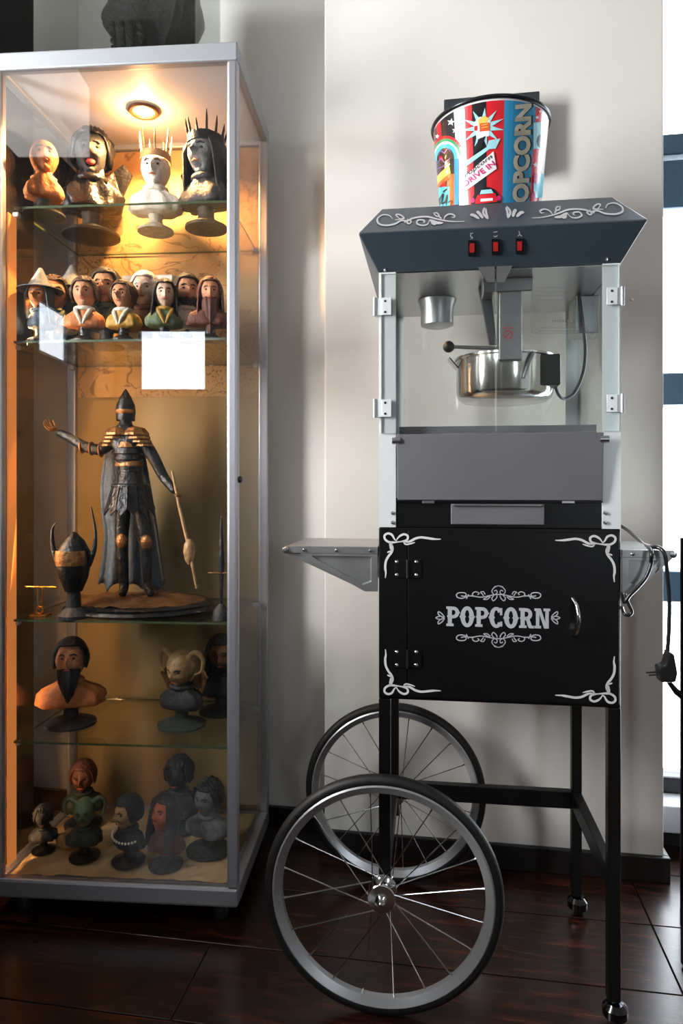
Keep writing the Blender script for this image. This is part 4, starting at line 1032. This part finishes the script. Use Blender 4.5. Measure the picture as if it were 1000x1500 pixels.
bust('bust', 'brown and green bust at the back of the cabinet floor', 122, .06, 0, 1112, 'brown', 'short', 'red_brown', 'dark_green', 'ped', turn=.2, group=S0, wide=.8, base_r=1.2)
bust('bust', 'huge dark scowling bust at the back of the cabinet floor', 262, .07, 0, 1106, 'gunmetal', 'wild', 'dark', 'dark', 'ped', turn=-.1, group=S0, wide=1.0, base_r=1.4, mouth=.5)
# broken rock lumps on the parchment
def lump(label, u, y, r, mcol, seed):
    p = CAB.at(u, 500, y); m = MB().ball((0, 0, r*.55), r, r*.75, r*.7, 16, 12)
    m.v = [tuple(Vector(v)*(1+.35*mnoise.noise(Vector(v)/r*1.3+Vector((seed, 0, 0))))) for v in m.v]
    mz = min(v[2] for v in m.v); m.v = [(x, yy, z-mz) for x, yy, z in m.v]
    return tag(obj('carved_lump', m, 'fig_'+mcol, None, loc=CAB.world(p.x, y, .0885), rz=KZ, smooth=30), label, 'sculpture')
lump('tan carved lump between the dark busts on cabinet floor', 98, -.05, .028, 'bone', 3)
lump('small tan lump at the foot of the red-painted bust', 225, -.06, .018, 'bone', 8)

# white carton behind the row of busts
p = CAB.at(222, 440, .03)
t = thing('carton', 'white cardboard carton standing behind the small busts', 'carton', CAB.world(p.x, .03, SHELF[2]+.0003), KZ)
obj('carton_body', B(-.062, .062, -.03, .03, 0, .186), 'fig_white', t, bevel=.001)
obj('carton_flap', B(-.062, .062, -.031, .031, .186, .1875), 'fig_white_cloth', t)

# armoured figure on an oval base
p = CAB.at(205, 893, -.005); SX = p.x; z0 = SHELF[3]+.0003
st_ = thing('armoured_statue', 'tall dark armoured figurine with cape and outstretched arm on oval base', 'figurine', CAB.world(SX, -.005, z0), KZ)
obj('base', MB().lathe([(0, 0), (.178, 0), (.184, .006), (.178, .012), (.172, .013), (.174, .018), (.166, .023), (0, .023)], 56, ex=1, ey=.76), 'fig_gunmetal', st_, smooth=40)
m = MB().lathe([(0, .03), (.05, .034), (.10, .03), (.14, .026), (.16, .022)], 40, ex=1, ey=.76)
m.v = [(x, y, z+.016*max(0, mnoise.noise(Vector((x*26, y*26, 2))))+.006*mnoise.noise(Vector((x*70, y*70, 5)))) for x, y, z in m.v]
obj('rocky_ground', m, 'fig_bronze', st_, smooth=25)
def fx_(u, v, y=-.005): q = CAB.at(u, v, y); return Vector((q.x-SX, y+.005, q.z-z0))
def skin_body(name, V, E, R, m_, parent, sub=2):
    me = bpy.data.meshes.new(name); me.from_pydata([tuple(v) for v in V], E, []); me.materials.append(MATS[m_])
    o = bpy.data.objects.new(name, me); COL.objects.link(o); o.parent = parent
    sk = o.modifiers.new('skin', 'SKIN'); sk.use_smooth_shade = True
    for i, r in enumerate(R): me.skin_vertices[0].data[i].radius = (r, r)
    me.skin_vertices[0].data[0].use_root = True
    ss = o.modifiers.new('sub', 'SUBSURF'); ss.levels = sub; ss.render_levels = sub
    return o
V = [fx_(192, 722), fx_(190, 690), fx_(187, 660), fx_(185, 638), fx_(184, 622), fx_(184, 600),           # pelvis .. head
     fx_(166, 642), fx_(148, 660), fx_(125, 655), fx_(100, 640), fx_(82, 632),                          # his right arm, stretched out
     fx_(205, 642), fx_(224, 668), fx_(240, 700), fx_(258, 722, -.03),                                           # other arm, bent to the staff
     fx_(181, 730), fx_(178, 790), fx_(182, 862), fx_(178, 872, -.03),
     fx_(204, 730), fx_(214, 792), fx_(216, 862), fx_(222, 872, -.03)]
E_ = [(0, 1), (1, 2), (2, 3), (3, 4), (4, 5), (3, 6), (6, 7), (7, 8), (8, 9), (9, 10), (3, 11), (11, 12), (12, 13), (13, 14), (0, 15), (15, 16), (16, 17), (17, 18), (0, 19), (19, 20), (20, 21), (21, 22)]
Rr = [.030, .027, .034, .026, .014, .018, .021, .016, .014, .012, .009, .021, .016, .013, .010, .022, .017, .012, .010, .022, .017, .012, .010]
skin_body('figure_body', V, E_, Rr, 'fig_gunmetal', st_)
def hand(root, dirs, parent, m_, s=.02):
    V = [root]; E2 = []; R2 = [.007]
    fingers = [(-.8, .8), (-.4, 1.05), (0, 1.15), (.4, 1.05), (.9, .7)]
    d, side = dirs
    for k, l in fingers:
        a = root+d*s*.55+side*k*s*.7; b = a+d*s*l*.55+side*k*s*.15+Vector((0, 0, .004)); c = b+d*s*l*.35+Vector((0, 0, .008)); i = len(V)
        V += [a, b, c]; E2 += [(0, i), (i, i+1), (i+1, i+2)]; R2 += [.003, .0022, .0014]
    return skin_body('hand', V, E2, R2, m_, parent, 1)
hand(fx_(82, 632), (Vector((-.8, -.1, .55)).normalized(), Vector((.3, .8, .3)).normalized()), st_, 'fig_bronze')
hand(fx_(258, 722, -.03), (Vector((.5, -.2, -.8)).normalized(), Vector((.2, .9, .0)).normalized()), st_, 'fig_bronze', .014)
# helmet with a short crest, shoulder plates, belt, skirt plates
hp_ = fx_(184, 603)
obj('helmet', MB().lathe([(.022, -.022), (.024, 0), (.022, .016), (.014, .034), (.004, .052), (0, .056)], 24, c=hp_), 'fig_gunmetal', st_, smooth=40)
obj('visor', MB().lathe([(.0245, -.006), (.027, -.002), (.0245, .004)], 20, c=hp_, a0=PI+.4, a1=2*PI-.4), 'fig_bronze', st_, smooth=40)
for sx, u0 in ((-1, 168), (1, 203)):
    for k in range(4):                                           # overlapping shoulder plates
        q = fx_(u0+sx*(k*4-4), 632+k*6, -.012); r = .027-.003*k
        m = MB().lathe([(r*1.25, -r*.35), (r*1.2, -r*.15), (r*.8, r*.3), (0, r*.5)], 9, c=q, ey=.9)
        obj('shoulder_plate', m, 'fig_bronze', st_, smooth=20)
for k in range(6):                                               # banded breastplate
    q = fx_(187+k*.8, 652+k*9, -.006); w_ = .037-.0025*abs(k-1)
    obj('chest_band', MB().lathe([(w_, -.008), (w_+.003, -.006), (w_, .006)], 20, c=q, ey=.8, a0=PI, a1=2*PI), 'fig_bronze' if k % 3 == 0 else 'fig_gunmetal', st_, smooth=30)
for k in range(3):
    a = fx_(148-14*k, 659-2*k); obj('arm_guard', MB().torus(.0155-.001*k, .003, 20, 8, 'x', a), 'fig_bronze', st_, smooth=60)
obj('belt', MB().torus(.040, .006, 28, 8, 'z', fx_(191, 712), ry=.006), 'fig_gunmetal', st_, smooth=60)
for k in range(7):
    a = PI+PI*(k+.5)/7; c = fx_(192, 712)
    m = MB().add([c+Vector((math.cos(a+o_)*r_, math.sin(a+o_)*r_, z_)) for o_, r_, z_ in ((-.2, .042, 0), (.2, .042, 0), (.22, .058, -.055), (0, .062, -.07), (-.22, .058, -.055))], [(0, 1, 2, 3, 4)])
    o = obj('skirt_plate', m, 'fig_gunmetal', st_); q = o.modifiers.new('t', 'SOLIDIFY'); q.thickness = .003
for (u, v) in ((178, 792), (214, 794)):
    obj('knee_plate', MB().ball(fx_(u, v, -.022), .015, .01, .018, 12, 8), 'fig_bronze', st_, smooth=60)
# cape
m = MB(); nx, nz = 24, 16; vs = []
L0, L1 = fx_(160, 640, .03), fx_(208, 640, .03); G0, G1 = fx_(140, 868, .06), fx_(240, 868, .06)
for j in range(nz+1):
    t_ = j/nz
    for i in range(nx+1):
        s_ = i/nx; A = L0.lerp(L1, s_); Bv = G0.lerp(G1, s_)
        bow_ = Vector((-.018*math.sin(PI*min(1, t_*1.6))*(1-s_), 0, 0))
        q = A.lerp(Bv, t_)+bow_; q.y += .012*math.sin(s_*22)*t_+.02*math.sin(t_*2.5); q.z += (.022*abs(math.sin(s_*13+1))*max(0, t_-.75)*4 if t_ > .75 else 0); vs.append(q)
m.add(vs, [(j*(nx+1)+i, j*(nx+1)+i+1, (j+1)*(nx+1)+i+1, (j+1)*(nx+1)+i) for j in range(nz) for i in range(nx)])
o = obj('cape', m, 'fig_blue_grey', st_, smooth=70); q = o.modifiers.new('t', 'SOLIDIFY'); q.thickness = .003
# plain staff
obj('staff', MB().tube([fx_(252, 690, -.03), fx_(262, 740, -.035), fx_(276, 800, -.04), fx_(288, 862, -.045)], [.003, .004, .004, .003], 10), 'fig_bone', st_, smooth=50)
obj('staff_head', MB().lathe([(.004, -.03), (.010, -.02), (.014, 0), (.012, .018), (.005, .03)], 14, c=fx_(277, 808, -.04)), 'fig_bone', st_, smooth=40)

# small bronze helmet on a stand, left of the figure
p = CAB.at(108, 500, -.118); hz_ = CAB.at(108, 742, -.118).z
h_ = thing('model_helmet', 'small model helmet with two tall side horns on a dark stand', 'figurine', CAB.world(p.x, -.118, z0), KZ); HH = hz_-z0; k = HH/.21
obj('stand', MB().lathe([(0, 0), (.03*k, 0), (.03*k, .006*k), (.014*k, .02*k), (.012*k, .05*k), (.016*k, .06*k)], 20), 'fig_dark', h_, smooth=40)
obj('helmet_shell', MB().lathe([(.016*k, .05*k), (.026*k, .075*k), (.031*k, .10*k), (.030*k, .125*k), (.020*k, .145*k), (.006*k, .16*k), (0, .163*k)], 20), 'fig_gunmetal', h_, smooth=40)
obj('face_plate', MB().lathe([(.032*k, .10*k), (.034*k, .112*k), (.0325*k, .128*k)], 12, a0=PI+.5, a1=2*PI-.5), 'fig_bronze', h_, smooth=40)
for sx in (-1, 1):
    obj('horn', MB().tube(smooth_path([(sx*.028*k, 0, .10*k), (sx*.040*k, 0, .13*k), (sx*.042*k, 0, .165*k), (sx*.034*k, 0, (.21 if sx > 0 else .18)*k)], 4), [.007*k*(1-i/13.5) for i in range(13)], 8), 'fig_gunmetal', h_, smooth=50)
# gold pendant on a little stand
p = CAB.at(58, 500, -.105)
g_ = thing('pendant_stand', 'small gold pendant hanging from a crossbar stand at left of third shelf', 'pendant', CAB.world(p.x, -.105, z0), KZ)
obj('upright', MB().tube([(0, .012, 0), (0, .012, .066)], .0025, 8), 'fig_gold', g_, smooth=40)
obj('crossbar', MB().tube([(-.037, .006, .066), (.037, .006, .066)], .0022, 8), 'fig_gold', g_, smooth=40)
obj('stand_foot', B(-.02, .02, -.01, .02, 0, .004), 'fig_gold', g_, bevel=.001)
for sx in (-1, 1):
    obj('chain', MB().tube([(sx*.006, .003, .065), (sx*.006, 0, .035), (0, 0, .016)], .0012, 6), 'fig_gold', g_, smooth=40)
obj('ring', MB().torus(.008, .0025, 20, 8, 'y', (0, 0, .013)), 'fig_gold', g_, smooth=60)
# dark spearhead at the right of the third shelf
p = CAB.at(324, 500, -.12); tz = CAB.at(324, 745, -.12).z-z0
s_ = thing('spearhead', 'dark slender spearhead standing on a base at right of third shelf', 'figurine', CAB.world(p.x, -.12, z0), KZ)
obj('blade', MB().lathe([(0, tz), (.003, tz*.85), (.0075, tz*.5), (.004, tz*.3), (.003, tz*.12)], 4, ey=.4), 'fig_gunmetal', s_)
obj('cross_guard', MB().tube([(-.03, 0, tz*.42), (.03, 0, tz*.42)], .002, 8), 'fig_bronze', s_, smooth=40)
obj('stand_foot', MB().lathe([(0, 0), (.02, 0), (.018, .02), (.006, tz*.14), (0, tz*.14)], 16), 'fig_dark', s_, smooth=40)

# ------------------------------------------------------------------ on top of the cabinet
ZC = 1.9015
c0 = thing('acrylic_case', 'clear acrylic display case standing on top of the glass cabinet', 'display case', CAB.world(0, 0, ZC), KZ)
xa, xb = CAB.at(49, 40, -.10).x, CAB.at(287, 40, -.10).x
for nm, b_ in (('case_front', (xa, xb, -.102, -.099, .004, .40)), ('case_back', (xa, xb, .12, .123, .004, .40)), ('case_side', (xa, xa+.003, -.099, .12, .004, .40)), ('case_side', (xb-.003, xb, -.099, .12, .004, .40)), ('case_lid', (xa, xb, -.102, .123, .40, .403))):
    obj(nm, B(*b_), 'acrylic', c0)
obj('case_base', B(xa, xb, -.102, .123, 0, .004), 'fig_white', c0)
# dark draped sculpture in the case
p = CAB.at(222, 40, 0.0)
d_ = thing('draped_sculpture', 'black draped sculpture with braided chain texture inside the acrylic case', 'sculpture', CAB.world(p.x, 0, ZC+.0045), KZ)
m = MB(); n, k = 48, 26; vs = []
for i in range(k+1):
    t_ = i/k; z = .34*t_; w = .045+.052*min(1, t_*2.2)-.02*max(0, t_-.6)
    for j in range(n):
        a = 2*PI*j/n; r = w*(1+.12*math.sin(a*7+t_*3)+.05*math.sin(a*19))*(1+.2*mnoise.noise(Vector((math.cos(a)*1.5, math.sin(a)*1.5, t_*5))))
        x = r*math.cos(a)*1.1+.03*t_ - .01; y = r*math.sin(a)*.8
        if math.cos(a) > .2 and t_ < .35: x *= .55+.45*t_/.35
        vs.append((x, y, z))
m.add(vs, [(i*n+j, i*n+(j+1) % n, (i+1)*n+(j+1) % n, (i+1)*n+j) for i in range(k) for j in range(n)]+[tuple(reversed(range(n))), tuple(range(k*n, (k+1)*n))])
mat('fig_near_black', '0c0f0e', .7, var=.4, scale=60, bump=.5, bscale=110, spec=.12)
obj('draped_body', m, 'fig_near_black', d_, smooth=60)
for q in range(4):
    x0 = -.055+.022*q; pts = []
    for i in range(30):
        t_ = i/29; pts.append((x0-.012*t_+.004*math.sin(i*1.6), -.05-.03*min(1, t_*2)+.004*math.cos(i*1.6), .004+.12*t_))
    obj('braid', MB().tube(pts, .0055, 6), 'fig_near_black', d_, smooth=50)
# white carton and tall black unit behind
p = CAB.at(76, 40, .15)
t = thing('white_box', 'pale box standing on the cabinet behind the acrylic case', 'box', CAB.world(p.x, .155, ZC), KZ)
obj('box_body', B(-.052, .052, -.03, .03, 0, .10), 'fig_white', t, bevel=.001); obj('box_lid', B(-.0535, .0535, -.0315, .0315, .085, .112), 'fig_white', t, bevel=.001)

# ------------------------------------------------------------------ square paper lamp hanging behind the photographer, mirrored in the cabinet glass
mat('lamp_paper', 'f4f1ea', .7, emit=3.2)
t = thing('pendant_lamp', 'square white pendant lamp mirrored in the upper left of the cabinet glass', 'lamp', ROOM.world(-1.5, -.03, 2.42), RZ)
obj('lamp_shade', B(-.16, .16, -.16, .16, 0, .31), 'lamp_paper', t, bevel=.004)
obj('lamp_rod', MB().tube([(0, 0, .31), (0, 0, .58)], .006, 8), 'steel', t, smooth=40)
